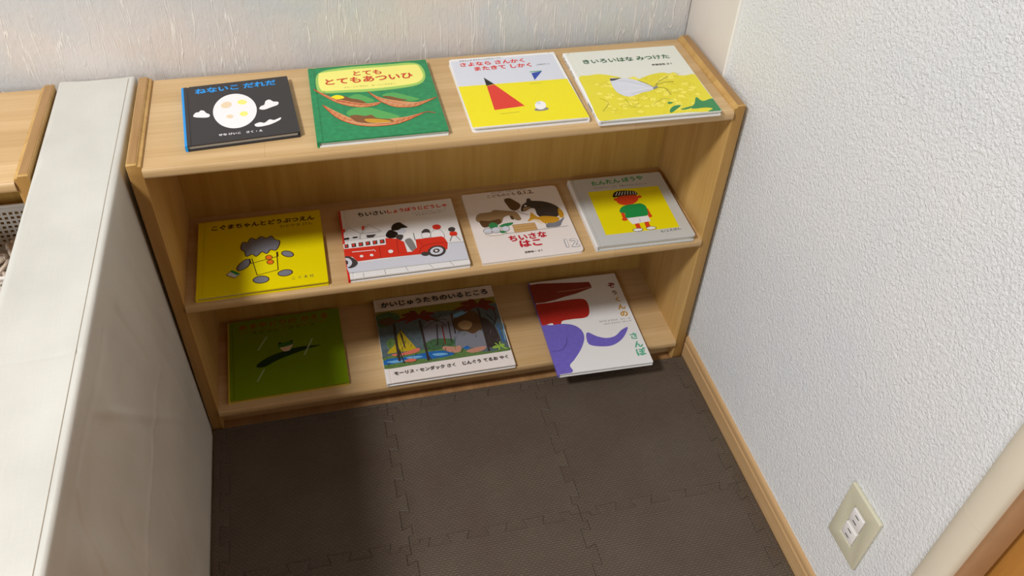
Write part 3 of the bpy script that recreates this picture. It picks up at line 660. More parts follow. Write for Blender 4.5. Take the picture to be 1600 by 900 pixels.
  ('L','charcoal',2.6,[(26.1,46.0),(24.7,-10.9)]),
  ('S','moss',[(-118.2,63.8),(-98.6,70.2),(-78.1,62.8),(-73.4,44.9),(-88.5,37.8),(-108.1,30.1),(-117.7,36.9)]),
  ('S','bark',[(-117.4,50.2),(-95.6,56.0),(-83.0,43.4),(-102.9,34.0)]),
  ('S','palm',[(-36.9,51.4),(-60.4,53.7),(-85.5,42.3),(-61.9,42.5),(-37.9,44.1)]),
  ('S','palm',[(-36.9,51.4),(-53.3,61.7),(-71.6,58.1),(-54.9,50.4),(-37.9,44.1)]),
  ('S','palm',[(-36.9,51.4),(-51.5,49.4),(-67.9,33.8),(-53.1,38.3),(-37.9,44.1)]),
  ('S','palm',[(-36.9,51.4),(-44.4,65.2),(-54.0,65.0),(-46.0,53.8),(-37.9,44.1)]),
  ('S','palm',[(-36.9,51.4),(-27.9,62.8),(-21.1,60.3),(-29.7,51.5),(-37.9,44.1)]),
  ('S','palm',[(-36.9,51.4),(-20.2,57.9),(-5.8,50.4),(-22.0,46.6),(-37.9,44.1)]),
  ('S','palm',[(-36.9,51.4),(-19.5,47.5),(-4.4,29.8),(-21.3,36.3),(-37.9,44.1)]),
  ('S','palm',[(-36.9,51.4),(-26.7,47.2),(-18.8,29.2),(-28.5,36.0),(-37.9,44.1)]),
  ('S','palm',[(83.1,61.1),(58.8,63.5),(32.1,51.7),(56.6,52.0),(81.6,53.7)]),
  ('S','palm',[(83.1,61.1),(66.6,71.7),(47.3,68.0),(64.3,60.2),(81.6,53.7)]),
  ('S','palm',[(83.1,61.1),(67.8,59.1),(50.0,43.1),(65.6,47.7),(81.6,53.7)]),
  ('S','palm',[(83.1,61.1),(76.0,75.3),(66.0,75.1),(73.7,63.6),(81.6,53.7)]),
  ('S','palm',[(83.1,61.1),(93.0,72.9),(100.0,70.3),(90.6,61.3),(81.6,53.7)]),
  ('S','palm',[(83.1,61.1),(100.7,67.9),(115.4,60.2),(98.3,56.3),(81.6,53.7)]),
  ('S','palm',[(83.1,61.1),(100.9,57.2),(115.7,39.0),(98.5,45.7),(81.6,53.7)]),
  ('S','palm',[(83.1,61.1),(93.4,56.8),(100.7,38.4),(91.0,45.4),(81.6,53.7)]),
  ('SL','charcoal',1.4,[(-4.7,28.1),(-18.2,25.4),(-33.1,13.7)]),
  ('SL','charcoal',1.4,[(-4.7,28.1),(-14.3,34.7),(-25.5,32.2)]),
  ('SL','charcoal',1.4,[(-4.7,28.1),(-7.2,41.8),(-11.3,46.4)]),
  ('SL','charcoal',1.4,[(-4.7,28.1),(2.4,41.7),(8.0,46.1)]),
  ('SL','charcoal',1.4,[(-4.7,28.1),(5.7,32.5),(14.5,27.8)]),
  ('SL','charcoal',1.4,[(-4.7,28.1),(3.1,24.6),(9.3,12.0)]),
  ('SL','charcoal',2.2,[(99.0,-9.0),(110.6,15.8),(109.7,40.2)]),
  ('SL','charcoal',1.8,[(105.3,3.2),(93.3,32.9)]),
  ('SL','ocean',2.2,[(111.4,-50.8),(110.1,-24.4),(109.3,-0.9)]),
  ('SL','skyblue',1.6,[(115.5,-48.4),(117.1,-25.8),(122.2,-3.4)]),
  ('S','leaflight',[(101.6,-60.1),(92.7,-56.9),(85.8,-61.7),(94.9,-64.3)]),
  ('S','leaflight',[(101.6,-60.1),(96.3,-51.2),(93.1,-50.4),(98.5,-58.7)]),
  ('S','leaflight',[(101.6,-60.1),(102.0,-49.9),(104.4,-47.8),(104.1,-57.4)]),
  ('S','leaflight',[(101.6,-60.1),(105.7,-54.7),(111.8,-57.3),(107.8,-62.2)]),
  ('S','leaflight',[(101.6,-60.1),(106.8,-60.5),(113.9,-68.9),(108.9,-67.9)]),
  ('S','leaflight',[(101.6,-60.1),(98.5,-60.4),(97.3,-68.8),(100.6,-67.9)]),
  ('L','slate',0.7,[(-68.6,-22.3),(-67.7,-14.8)]),
  ('L','charcoal',0.7,[(-103.4,-17.5),(-101.1,-10.4)]),
  ('L','charcoal',0.7,[(61.4,-29.2),(61.9,-21.5)]),
  ('L','mosslight',0.7,[(-84.0,-22.4),(-81.1,-15.3)]),
  ('L','charcoal',0.7,[(-122.8,-51.0),(-120.7,-44.1)]),
  ('L','charcoal',0.7,[(-80.5,-33.4),(-81.3,-25.7)]),
  ('L','mosslight',0.7,[(17.0,-52.9),(16.9,-45.3)]),
  ('L','charcoal',0.7,[(-10.2,-21.8),(-11.2,-13.9)]),
  ('L','charcoal',0.7,[(-59.7,-54.5),(-57.1,-47.6)]),
  ('L','charcoal',0.7,[(-4.6,-39.2),(-3.6,-31.8)]),
  ('L','moss',0.7,[(-88.2,-33.1),(-89.1,-25.4)]),
  ('L','slate',0.7,[(-20.9,-69.8),(-18.8,-62.8)]),
  ('L','moss',0.7,[(-94.7,-52.8),(-94.1,-45.5)]),
  ('L','charcoal',0.7,[(-80.6,-50.7),(-81.0,-43.2)]),
  ('L','mosslight',0.7,[(-23.9,-48.4),(-20.9,-41.5)]),
  ('L','mosslight',0.7,[(-101.1,-19.8),(-101.1,-12.2)]),
  ('L','moss',0.7,[(9.4,-62.8),(10.0,-55.4)]),
  ('L','moss',0.7,[(-85.4,-41.4),(-85.1,-34.0)]),
  ('L','charcoal',0.7,[(-111.4,-68.1),(-109.5,-61.2)]),
  ('L','charcoal',0.7,[(113.2,-18.6),(114.1,-10.8)]),
  ('L','moss',0.7,[(-92.7,-51.7),(-92.6,-44.3)]),
  ('L','mosslight',0.7,[(-82.0,-40.6),(-82.1,-33.1)]),
  ('L','moss',0.7,[(20.3,-25.7),(21.0,-18.1)]),
  ('L','charcoal',0.7,[(-17.3,-36.6),(-13.8,-29.7)]),
  ('L','mosslight',0.7,[(10.8,-40.6),(11.8,-33.2)]),
  ('L','moss',0.7,[(-75.1,-19.9),(-73.0,-12.6)]),
  ('L','moss',0.7,[(11.7,-68.4),(13.2,-61.2)]),
  ('L','moss',0.7,[(14.7,-34.4),(14.3,-26.6)]),
  ('L','slate',0.7,[(-2.7,-58.2),(-0.8,-51.1)]),
  ('L','slate',0.7,[(-78.1,-27.6),(-77.4,-20.1)]),
  ('L','mosslight',0.7,[(-118.8,-39.3),(-117.3,-32.2)]),
  ('L','mosslight',0.7,[(-22.6,-28.6),(-23.5,-20.7)]),
  ('L','mosslight',0.7,[(-65.2,-29.8),(-63.0,-22.7)]),
  ('L','charcoal',0.7,[(-25.6,-31.0),(-26.5,-23.2)]),
  ('L','slate',0.7,[(98.7,-47.5),(102.4,-40.4)]),
  ('L','moss',0.7,[(26.7,-63.2),(28.1,-56.0)]),
  ('L','mosslight',0.7,[(-104.0,-28.0),(-103.8,-20.5)]),
  ('L','charcoal',0.7,[(28.4,-59.5),(31.2,-52.5)]),
  ('L','charcoal',0.7,[(-1.9,-52.0),(-1.4,-44.5)]),
  ('L','charcoal',0.7,[(-33.8,-43.5),(-30.5,-36.6)]),
  ('L','mosslight',0.7,[(38.8,-19.6),(41.5,-12.3)]),
  ('L','mosslight',0.7,[(-66.3,-62.5),(-64.4,-55.5)]),
  ('L','slate',0.7,[(-15.8,-42.3),(-12.7,-35.3)]),
  ('L','mosslight',0.7,[(-72.1,-16.8),(-73.3,-8.9)]),
  ('L','slate',0.7,[(90.7,-23.7),(94.1,-16.5)]),
  ('L','mosslight',0.7,[(1.5,-63.6),(1.3,-56.1)]),
  ('SL','olive',0.9,[(15.7,51.3),(19.9,53.6),(23.2,50.2)]),
  ('SL','bark',0.9,[(89.8,60.1),(94.2,62.5),(97.5,59.0)]),
  ('SL','olive',0.9,[(-115.0,56.7),(-111.0,59.0),(-107.7,55.6)]),
  ('SL','moss',0.9,[(6.8,64.5),(11.1,66.8),(14.4,63.4)]),
  ('SL','bark',0.9,[(-112.0,68.6),(-108.0,70.9),(-104.6,67.5)]),
  ('SL','bark',0.9,[(-54.6,62.4),(-50.4,64.7),(-47.1,61.3)]),
  ('SL','olive',0.9,[(-103.4,57.9),(-99.4,60.1),(-96.0,56.8)]),
  ('SL','olive',0.9,[(-77.5,47.8),(-73.4,50.1),(-70.1,46.7)]),
  ('SL','olive',0.9,[(-69.5,59.2),(-65.4,61.4),(-62.1,58.0)]),
  ('SL','charcoal',0.9,[(-100.0,67.8),(-95.9,70.1),(-92.5,66.7)]),
  ('SL','olive',0.9,[(-5.1,60.3),(-0.9,62.6),(2.5,59.2)]),
  ('SL','moss',0.9,[(-108.4,50.1),(-104.4,52.3),(-101.1,49.0)]),
  ('SL','olive',0.9,[(21.9,48.7),(26.2,51.0),(29.5,47.6)]),
  ('SL','moss',0.9,[(-27.3,51.8),(-23.1,54.1),(-19.8,50.7)]),
  ('SL','moss',0.9,[(-36.8,66.7),(-32.6,69.0),(-29.2,65.6)]),
  ('SL','charcoal',0.9,[(-49.5,50.5),(-45.4,52.7),(-42.1,49.4)]),
  ('SL','moss',0.9,[(-0.1,49.3),(4.1,51.6),(7.4,48.2)]),
  ('SL','bark',0.9,[(-120.7,63.2),(-116.7,65.5),(-113.3,62.1)]),
  ('SL','olive',0.9,[(-12.2,53.8),(-8.0,56.0),(-4.7,52.6)]),
  ('SL','olive',0.9,[(-2.2,58.3),(2.0,60.6),(5.3,57.2)]),
  ('SL','moss',0.9,[(74.0,62.1),(78.5,64.4),(81.8,61.0)]),
  ('SL','bark',0.9,[(105.7,55.7),(110.2,58.0),(113.4,54.5)]),
  ('SL','olive',0.9,[(18.0,63.2),(22.3,65.5),(25.6,62.0)]),
  ('SL','olive',0.9,[(57.6,57.1),(62.0,59.4),(65.3,56.0)]),
  ('SL','moss',0.9,[(18.3,60.1),(22.6,62.4),(25.9,59.0)]),
  ('SL','charcoal',0.9,[(-65.8,56.6),(-61.6,58.8),(-58.3,55.5)]),
  ('SL','moss',0.9,[(-91.2,68.6),(-87.1,70.9),(-83.7,67.5)]),
  ('SL','charcoal',0.9,[(32.2,55.9),(36.5,58.2),(39.8,54.8)]),
  ('SL','charcoal',0.9,[(86.9,61.8),(91.4,64.1),(94.7,60.6)]),
  ('SL','bark',0.9,[(31.0,49.8),(35.3,52.0),(38.6,48.6)]),
  ('SL','moss',0.9,[(-32.4,48.7),(-28.2,50.9),(-24.9,47.5)]),
  ('SL','moss',0.9,[(-47.2,61.8),(-43.0,64.1),(-39.7,60.7)]),
  ('SL','bark',0.9,[(-52.7,70.0),(-48.5,72.3),(-45.2,68.9)]),
  ('SL','bark',0.9,[(-3.7,52.8),(0.6,55.1),(3.9,51.7)]),
  ('SL','bark',0.9,[(60.9,51.5),(65.3,53.8),(68.6,50.3)]),
  ('SL','olive',0.9,[(-86.9,56.9),(-82.9,59.2),(-79.5,55.8)]),
  ('SL','bark',0.9,[(27.2,47.2),(31.5,49.5),(34.8,46.1)]),
  ('SL','bark',0.9,[(50.6,47.7),(54.9,50.0),(58.2,46.6)]),
  ('SL','moss',0.9,[(-83.5,59.3),(-79.5,61.6),(-76.1,58.2)]),
  ('SL','charcoal',0.9,[(17.8,51.0),(22.1,53.3),(25.4,49.9)]),
  ('S','salmon',[(-81.4,-64.9),(-71.7,-59.8),(-58.7,-63.9),(-66.2,-68.5)]),
  ('T','black','かいじゅうたちのいるところ',[(-107.0,82.8),(109.1,83.7)],0.03,1.0),
  ('T','darkgrey','モーリス・センダック さく\u3000じんぐう てるお やく',[(-104.4,-95.2),(110.1,-94.3)],0.025,1.0),
 ],
 'bear': [
  ('T','plum','こぐまちゃんとどうぶつえん',[(-79.4,68.8),(91.4,68.2)],0.04,1.0),
  ('T','brown','わかやま けん',[(33.0,56.0),(87.1,56.1)],0.0,1.0),
  ('T','darkgrey','こ ぐ ま 社',[(46.1,-78.7),(80.5,-78.1)],0.0,1.0),
  ('S','slate',[(-19.6,-15.7),(-27.4,-17.0),(-36.3,-27.7),(-39.0,-36.7),(-34.8,-41.5),(-25.2,-36.6),(-19.0,-28.2)]),
  ('CL','plum',1.5,[(-19.6,-15.7),(-27.4,-17.0),(-36.3,-27.7),(-39.0,-36.7),(-34.8,-41.5),(-25.2,-36.6),(-19.0,-28.2)]),
  ('S','slate',[(51.2,-18.7),(49.8,-21.2),(46.8,-22.4),(42.8,-22.0),(38.7,-20.0),(35.2,-16.9),(33.0,-13.2),(32.6,-9.8),(34.0,-7.2),(37.0,-6.0),(41.0,-6.4),(45.2,-8.4),(48.7,-11.5),(50.8,-15.2)]),
  ('CL','plum',1.5,[(51.2,-18.7),(49.8,-21.2),(46.8,-22.4),(42.8,-22.0),(38.7,-20.0),(35.2,-16.9),(33.0,-13.2),(32.6,-9.8),(34.0,-7.2),(37.0,-6.0),(41.0,-6.4),(45.2,-8.4),(48.7,-11.5),(50.8,-15.2)]),
  ('S','slate',[(10.1,-69.7),(8.9,-73.3),(5.6,-76.0),(0.7,-77.4),(-4.7,-77.1),(-9.6,-75.2),(-13.0,-72.1),(-14.3,-68.4),(-13.2,-64.8),(-9.9,-62.0),(-5.1,-60.6),(0.4,-60.9),(5.3,-62.8),(8.8,-66.0)]),
  ('CL','plum',1.5,[(10.1,-69.7),(8.9,-73.3),(5.6,-76.0),(0.7,-77.4),(-4.7,-77.1),(-9.6,-75.2),(-13.0,-72.1),(-14.3,-68.4),(-13.2,-64.8),(-9.9,-62.0),(-5.1,-60.6),(0.4,-60.9),(5.3,-62.8),(8.8,-66.0)]),
  ('S','slate',[(47.3,-60.0),(46.2,-63.2),(43.2,-65.9),(38.7,-67.5),(33.7,-67.6),(29.1,-66.3),(25.9,-63.8),(24.7,-60.6),(25.6,-57.3),(28.7,-54.6),(33.2,-53.0),(38.2,-52.9),(42.8,-54.2),(46.0,-56.7)]),
  ('CL','plum',1.5,[(47.3,-60.0),(46.2,-63.2),(43.2,-65.9),(38.7,-67.5),(33.7,-67.6),(29.1,-66.3),(25.9,-63.8),(24.7,-60.6),(25.6,-57.3),(28.7,-54.6),(33.2,-53.0),(38.2,-52.9),(42.8,-54.2),(46.0,-56.7)]),
  ('P','yellow',[(-17.8,-14.7),(25.6,-5.5),(25.2,-50.7),(-7.8,-57.4)]),
  ('L','plum',1.6,[(-15.2,-14.6),(-7.8,-57.4),(25.2,-50.7),(24.7,-5.9)]),
  ('L','plum',1.4,[(-16.9,-27.3),(26.4,-17.5)]),
  ('L','plum',1.4,[(-16.9,-27.3),(-18.1,-15.2)]),
  ('L','plum',1.4,[(26.4,-17.5),(25.9,-5.6)]),
  ('S','slate',[(-32.1,13.3),(-29.2,28.5),(-21.2,27.0),(-15.6,37.6),(-6.8,32.2),(0.6,38.9),(9.4,32.9),(17.6,37.2),(22.6,27.5),(30.4,21.7),(28.9,9.0),(23.1,-1.4),(15.3,1.5),(8.7,-7.1),(1.0,-1.4),(-8.1,-10.9),(-14.0,-4.2),(-23.7,-8.0),(-26.1,3.7)]),
  ('CL','plum',1.5,[(-32.1,13.3),(-29.2,28.5),(-21.2,27.0),(-15.6,37.6),(-6.8,32.2),(0.6,38.9),(9.4,32.9),(17.6,37.2),(22.6,27.5),(30.4,21.7),(28.9,9.0),(23.1,-1.4),(15.3,1.5),(8.7,-7.1),(1.0,-1.4),(-8.1,-10.9),(-14.0,-4.2),(-23.7,-8.0),(-26.1,3.7)]),
  ('S','orange',[(17.2,-18.5),(16.6,-20.8),(15.0,-22.4),(12.8,-23.1),(10.4,-22.6),(8.3,-21.2),(6.9,-19.0),(6.5,-16.5),(7.1,-14.2),(8.7,-12.5),(10.9,-11.9),(13.3,-12.3),(15.4,-13.8),(16.8,-16.0)]),
  ('CL','plum',1.2,[(17.2,-18.5),(16.6,-20.8),(15.0,-22.4),(12.8,-23.1),(10.4,-22.6),(8.3,-21.2),(6.9,-19.0),(6.5,-16.5),(7.1,-14.2),(8.7,-12.5),(10.9,-11.9),(13.3,-12.3),(15.4,-13.8),(16.8,-16.0)]),
  ('S','orange',[(19.0,-30.5),(18.4,-32.7),(16.8,-34.3),(14.6,-35.0),(12.2,-34.5),(10.1,-33.1),(8.7,-30.9),(8.3,-28.4),(8.9,-26.2),(10.5,-24.5),(12.7,-23.9),(15.1,-24.3),(17.2,-25.8),(18.6,-28.0)]),
  ('CL','plum',1.2,[(19.0,-30.5),(18.4,-32.7),(16.8,-34.3),(14.6,-35.0),(12.2,-34.5),(10.1,-33.1),(8.7,-30.9),(8.3,-28.4),(8.9,-26.2),(10.5,-24.5),(12.7,-23.9),(15.1,-24.3),(17.2,-25.8),(18.6,-28.0)]),
  ('P','lightgrey',[(-55.4,-48.4),(-47.1,-38.7),(-33.7,-49.3),(-41.9,-57.6)]),
  ('L','plum',1.2,[(-55.4,-48.4),(-47.1,-38.7),(-33.7,-49.3),(-41.9,-57.6),(-55.4,-48.4)]),
  ('P','green',[(-49.3,-41.5),(-45.9,-38.1),(-34.0,-48.4),(-38.4,-51.6)]),
 ],
 'box': [
  ('T','brown','こどものとも',[(-43.1,77.5),(9.3,78.4)],0.02,1.0),
  ('T','brown','0.1.2.',[(13.3,77.1),(43.4,77.8)],0.03,1.0),
  ('T','grey','はじめてであう えほん',[(-33.6,88.7),(32.2,89.6)],0.0,1.0),
  ('S','bark',[(-15.0,68.0),(-4.7,70.3),(3.8,60.7),(10.6,48.1),(5.4,37.3),(-2.6,33.2),(-9.5,37.8),(-13.8,53.5)]),
  ('S','taupe',[(-74.5,27.4),(-66.7,35.5),(-47.5,36.1),(-39.5,40.9),(-26.2,37.6),(-13.0,33.7),(-1.9,28.9),(1.7,14.4),(1.9,7.5),(-3.9,5.3),(-9.5,11.0),(-14.9,21.6),(-27.0,18.4),(-32.9,5.9),(-39.3,1.7),(-56.9,-0.3),(-68.2,-0.9),(-71.0,10.4),(-75.8,16.7)]),
  ('CL','darkgrey',0.5,[(-74.5,27.4),(-66.7,35.5),(-47.5,36.1),(-39.5,40.9),(-26.2,37.6),(-13.0,33.7),(-1.9,28.9),(1.7,14.4),(1.9,7.5),(-3.9,5.3),(-9.5,11.0),(-14.9,21.6),(-27.0,18.4),(-32.9,5.9),(-39.3,1.7),(-56.9,-0.3),(-68.2,-0.9),(-71.0,10.4),(-75.8,16.7)]),
  ('S','bark',[(-70.8,15.8),(-54.2,12.7),(-34.8,14.4),(-37.7,1.4),(-57.5,-2.9),(-68.5,-2.1)]),
  ('S','bark',[(-14.9,21.6),(-10.0,16.6),(-10.9,8.6),(-15.3,12.1)]),
  ('S','charcoal',[(7.5,29.9),(13.0,45.7),(22.6,53.8),(25.6,62.4),(31.9,62.6),(33.3,56.1),(51.5,51.2),(68.3,40.1),(77.3,23.7),(69.8,5.7),(56.4,1.3),(40.1,6.3),(33.4,14.7),(33.1,31.5),(26.0,34.8),(15.6,28.4)]),
  ('S','white',[(21.2,42.7),(20.7,41.8),(19.9,41.2),(18.8,41.0),(17.8,41.2),(16.9,41.8),(16.5,42.6),(16.4,43.6),(16.9,44.5),(17.7,45.1),(18.8,45.4),(19.9,45.2),(20.7,44.6),(21.2,43.7)]),
  ('S','taupe',[(14.5,38.4),(27.0,38.8),(21.1,32.9),(12.2,29.0)]),
  ('S','gold',[(73.9,24.4),(79.2,20.6),(80.2,7.9),(76.0,-1.0),(70.8,2.7)]),
  ('S','gold',[(12.3,0.1),(18.2,8.5),(23.3,22.2),(27.1,17.9),(32.7,8.5),(44.3,9.1),(68.6,1.0),(64.8,-9.8),(55.4,-15.6),(39.4,-9.9),(33.3,0.2),(23.2,2.1),(17.3,-0.8)]),
  ('S','cream',[(14.8,-0.4),(25.4,3.6),(32.9,-1.1),(37.8,-12.9),(29.6,-7.3),(24.3,-0.8)]),
  ('S','slate',[(46.0,-11.7),(56.3,-12.3),(68.0,-7.7),(78.9,-0.2),(70.8,-13.7),(63.9,-23.2),(46.3,-23.9),(40.0,-21.3)]),
  ('L','charcoal',1.0,[(41.0,-10.7),(44.3,-24.8)]),
  ('L','charcoal',1.0,[(0.4,31.2),(8.8,22.1),(18.1,16.8)]),
  ('L','darkgrey',0.7,[(-33.6,-26.5),(-18.3,-26.8)]),
  ('L','darkgrey',0.7,[(24.0,-26.3),(79.0,-25.2)]),
  ('P','wood',[(-16.8,-5.7),(23.0,-6.0),(23.7,-26.3),(-17.1,-27.0)]),
  ('L','brown',0.7,[(-16.8,-5.7),(23.0,-6.0),(23.7,-26.3),(-17.1,-27.0),(-16.8,-5.7)]),
  ('L','brown',0.5,[(-17.1,-12.7),(23.5,-12.3)]),
  ('L','brown',0.5,[(-17.0,-19.9),(23.4,-19.5)]),
  ('S','leafgreen',[(-57.2,2.4),(-49.2,7.7),(-41.5,-0.5),(-46.5,-7.6),(-56.7,-7.0)]),
  ('S','leafgreen',[(-41.0,-6.0),(-31.0,0.2),(-14.4,1.1),(-18.4,-4.9),(-29.5,-8.2)]),
  ('CL','darkgrey',0.6,[(-53.4,-15.6),(-54.9,-18.8),(-57.7,-21.0),(-61.3,-21.9),(-65.0,-21.2),(-67.9,-19.1),(-69.6,-16.0),(-69.8,-12.5),(-68.3,-9.4),(-65.4,-7.1),(-61.8,-6.3),(-58.2,-7.0),(-55.2,-9.1),(-53.5,-12.2)]),
  ('S','lightgrey',[(-54.2,-15.5),(-55.5,-18.2),(-58.1,-20.1),(-61.3,-20.8),(-64.6,-20.2),(-67.2,-18.4),(-68.8,-15.7),(-68.9,-12.7),(-67.6,-9.9),(-65.1,-8.0),(-61.8,-7.3),(-58.6,-7.9),(-55.9,-9.8),(-54.3,-12.5)]),
  ('S','lightgrey',[(-40.5,-15.4),(-41.9,-18.4),(-44.5,-20.5),(-47.8,-21.3),(-51.0,-20.7),(-53.7,-18.7),(-55.2,-15.9),(-55.3,-12.6),(-53.9,-9.7),(-51.3,-7.6),(-48.0,-6.7),(-44.7,-7.4),(-42.1,-9.3),(-40.6,-12.2)]),
  ('CL','darkgrey',0.6,[(-40.0,-15.5),(-41.5,-18.7),(-44.3,-20.9),(-47.8,-21.8),(-51.3,-21.1),(-54.1,-19.1),(-55.7,-16.0),(-55.8,-12.5),(-54.3,-9.4),(-51.5,-7.1),(-48.0,-6.2),(-44.5,-6.9),(-41.7,-9.0),(-40.1,-12.1)]),
  ('S','lightgrey',[(-24.4,-14.5),(-25.6,-17.3),(-27.9,-19.2),(-30.7,-20.0),(-33.5,-19.5),(-35.7,-17.8),(-36.9,-15.1),(-36.9,-12.1),(-35.6,-9.4),(-33.4,-7.4),(-30.6,-6.6),(-27.8,-7.1),(-25.5,-8.8),(-24.3,-11.5)]),
  ('CL','darkgrey',0.6,[(-24.0,-14.6),(-25.4,-17.5),(-27.8,-19.7),(-30.7,-20.6),(-33.6,-20.0),(-36.0,-18.1),(-37.2,-15.3),(-37.2,-12.1),(-35.9,-9.1),(-33.5,-6.9),(-30.5,-6.0),(-27.6,-6.6),(-25.2,-8.5),(-24.0,-11.3)]),
  ('CL','olive',0.6,[(-31.4,-23.9),(-33.6,-26.5),(-39.1,-28.3),(-46.7,-29.1),(-54.9,-28.6),(-62.1,-27.1),(-66.8,-24.7),(-68.2,-21.9),(-66.0,-19.4),(-60.6,-17.5),(-53.0,-16.7),(-44.8,-17.2),(-37.5,-18.7),(-32.7,-21.1)]),
  ('S','leafgreen',[(-32.6,-22.2),(-33.4,-23.5),(-35.0,-24.3),(-37.1,-24.5),(-39.3,-24.1),(-41.1,-23.1),(-42.3,-21.8),(-42.5,-20.4),(-41.7,-19.1),(-40.1,-18.3),(-38.0,-18.1),(-35.8,-18.5),(-33.9,-19.5),(-32.8,-20.8)]),
  ('T','crimson','ちいさな',[(-31.2,-49.9),(35.8,-47.6)],0.04,1.0),
  ('T','crimson','はこ',[(-16.6,-66.9),(21.6,-67.8)],0.04,0.95),
  ('T','darkgrey','笠野裕一 さく',[(-13.0,-83.3),(18.2,-83.2)],0.02,1.0),
  ('T','grey','12',[(59.8,-81.5),(84.1,-82.8)],0.04,1.0),
  ('T','white','12',[(61.1,-80.7),(83.5,-81.9)],0.012,1.0),
 ],
 'boy': [
  ('P','yellow',[(-62.2,54.8),(72.4,52.8),(69.6,-68.4),(-64.9,-68.5)]),
  ('T','green','たんたん ぼうや',[(-48.6,71.8),(52.8,76.2)],0.035,1.0),
  ('T','darkgrey','かんざわとしこ ぶん\u3000やぎゅうげんいちろう え',[(-48.2,62.0),(53.7,61.2)],0.0,1.0),
  ('T','darkgrey','0.1.2.えほん',[(33.4,-77.9),(70.5,-75.5)],0.01,1.0),
  ('L','vermilion',6.0,[(-17.4,-12.5),(-19.1,-31.6)]),
  ('S','vermilion',[(-14.2,-33.2),(-15.3,-34.9),(-17.2,-36.1),(-19.5,-36.6),(-21.7,-36.2),(-23.5,-35.1),(-24.5,-33.4),(-24.4,-31.5),(-23.3,-29.8),(-21.4,-28.6),(-19.1,-28.1),(-16.9,-28.5),(-15.1,-29.6),(-14.2,-31.3)]),
  ('L','vermilion',6.0,[(28.3,-8.8),(28.4,-31.1)]),
  ('S','vermilion',[(32.0,-31.2),(31.1,-32.7),(29.6,-33.8),(27.9,-34.3),(26.2,-34.0),(25.0,-33.0),(24.4,-31.6),(24.5,-30.0),(25.4,-28.4),(26.9,-27.3),(28.7,-26.9),(30.3,-27.1),(31.6,-28.1),(32.2,-29.5)]),
  ('L','vermilion',8.0,[(-1.8,-44.0),(-2.3,-61.4)]),
  ('L','vermilion',8.0,[(16.4,-42.9),(14.9,-60.2)]),
  ('S','white',[(-14.9,-63.3),(-7.1,-60.0),(3.6,-62.3),(0.2,-67.1),(-9.8,-68.1)]),
  ('CL','black',1.0,[(-14.9,-63.3),(-7.1,-60.0),(3.6,-62.3),(0.2,-67.1),(-9.8,-68.1)]),
  ('S','white',[(10.2,-62.1),(18.8,-59.0),(27.8,-62.3),(25.1,-66.4),(15.0,-67.4)]),
  ('CL','black',1.0,[(10.2,-62.1),(18.8,-59.0),(27.8,-62.3),(25.1,-66.4),(15.0,-67.4)]),
  ('S','vermilion',[(-12.7,24.4),(-13.7,22.8),(-15.4,21.6),(-17.4,21.2),(-19.4,21.5),(-21.0,22.6),(-21.8,24.1),(-21.8,25.8),(-20.8,27.4),(-19.1,28.6),(-17.1,29.0),(-15.1,28.7),(-13.5,27.6),(-12.7,26.1)]),
  ('S','vermilion',[(31.2,25.6),(30.3,24.0),(28.7,22.8),(26.7,22.4),(24.9,22.7),(23.4,23.7),(22.7,25.2),(22.9,26.9),(23.8,28.5),(25.5,29.7),(27.4,30.2),(29.3,29.9),(30.7,28.9),(31.4,27.3)]),
  ('S','vermilion',[(23.8,22.4),(19.9,15.3),(12.6,9.6),(3.4,6.4),(-5.8,6.4),(-13.3,9.5),(-17.7,15.2),(-18.0,22.3),(-14.2,29.5),(-6.9,35.3),(2.3,38.6),(11.7,38.6),(19.3,35.4),(23.6,29.6)]),
  ('S','green',[(-22.0,-11.8),(-16.5,-0.1),(-5.2,5.7),(9.7,7.0),(22.4,6.9),(29.2,0.1),(29.4,-9.0),(24.9,-27.3),(3.1,-29.2),(-15.7,-29.4),(-14.0,-15.9)]),
  ('P','white',[(-14.7,-30.1),(25.0,-29.2),(24.6,-44.8),(-10.2,-48.0)]),
  ('L','grey',0.6,[(7.6,-34.6),(5.7,-43.8)]),
  ('S','black',[(-20.6,32.0),(-14.5,45.6),(-4.2,48.9),(10.1,47.5),(23.5,43.2),(26.0,33.1),(12.8,33.2),(-1.7,33.8)]),
  ('L','white',1.3,[(-14.9,35.4),(-8.8,46.1)]),
  ('L','white',1.3,[(-9.3,35.7),(-3.1,46.7)]),
  ('L','white',1.3,[(-3.8,35.7),(1.6,45.9)]),
  ('L','white',1.3,[(2.0,35.6),(6.8,45.9)]),
  ('L','white',1.3,[(7.6,35.3),(11.4,45.8)]),
  ('L','white',1.3,[(13.4,34.9),(15.9,44.4)]),
  ('L','white',1.3,[(18.7,34.3),(20.0,42.6)]),
  ('L','white',1.3,[(23.5,34.4),(23.6,40.8)]),
 ],
 'eleph': [
  ('P','maroon',[(-93.0,120.3),(-70.4,121.4),(-43.1,118.1),(-0.7,112.7),(32.3,109.6),(34.3,102.6),(34.0,91.5),(-1.8,79.9),(-28.7,74.6),(-50.4,68.6),(-72.5,65.2),(-94.7,65.4)]),
  ('SL','cream',0.7,[(-39.7,90.8),(-6.5,90.8),(31.7,93.7)]),
  ('S','brickred',[(-93.8,59.7),(-64.3,62.8),(-31.3,64.3),(-3.4,64.3),(10.4,59.1),(13.0,42.7),(8.1,19.1),(-3.3,9.8),(-28.1,9.9),(-50.9,7.8),(-57.5,-8.5),(-71.9,-7.7),(-71.0,5.5),(-93.4,3.4),(-95.6,24.9)]),
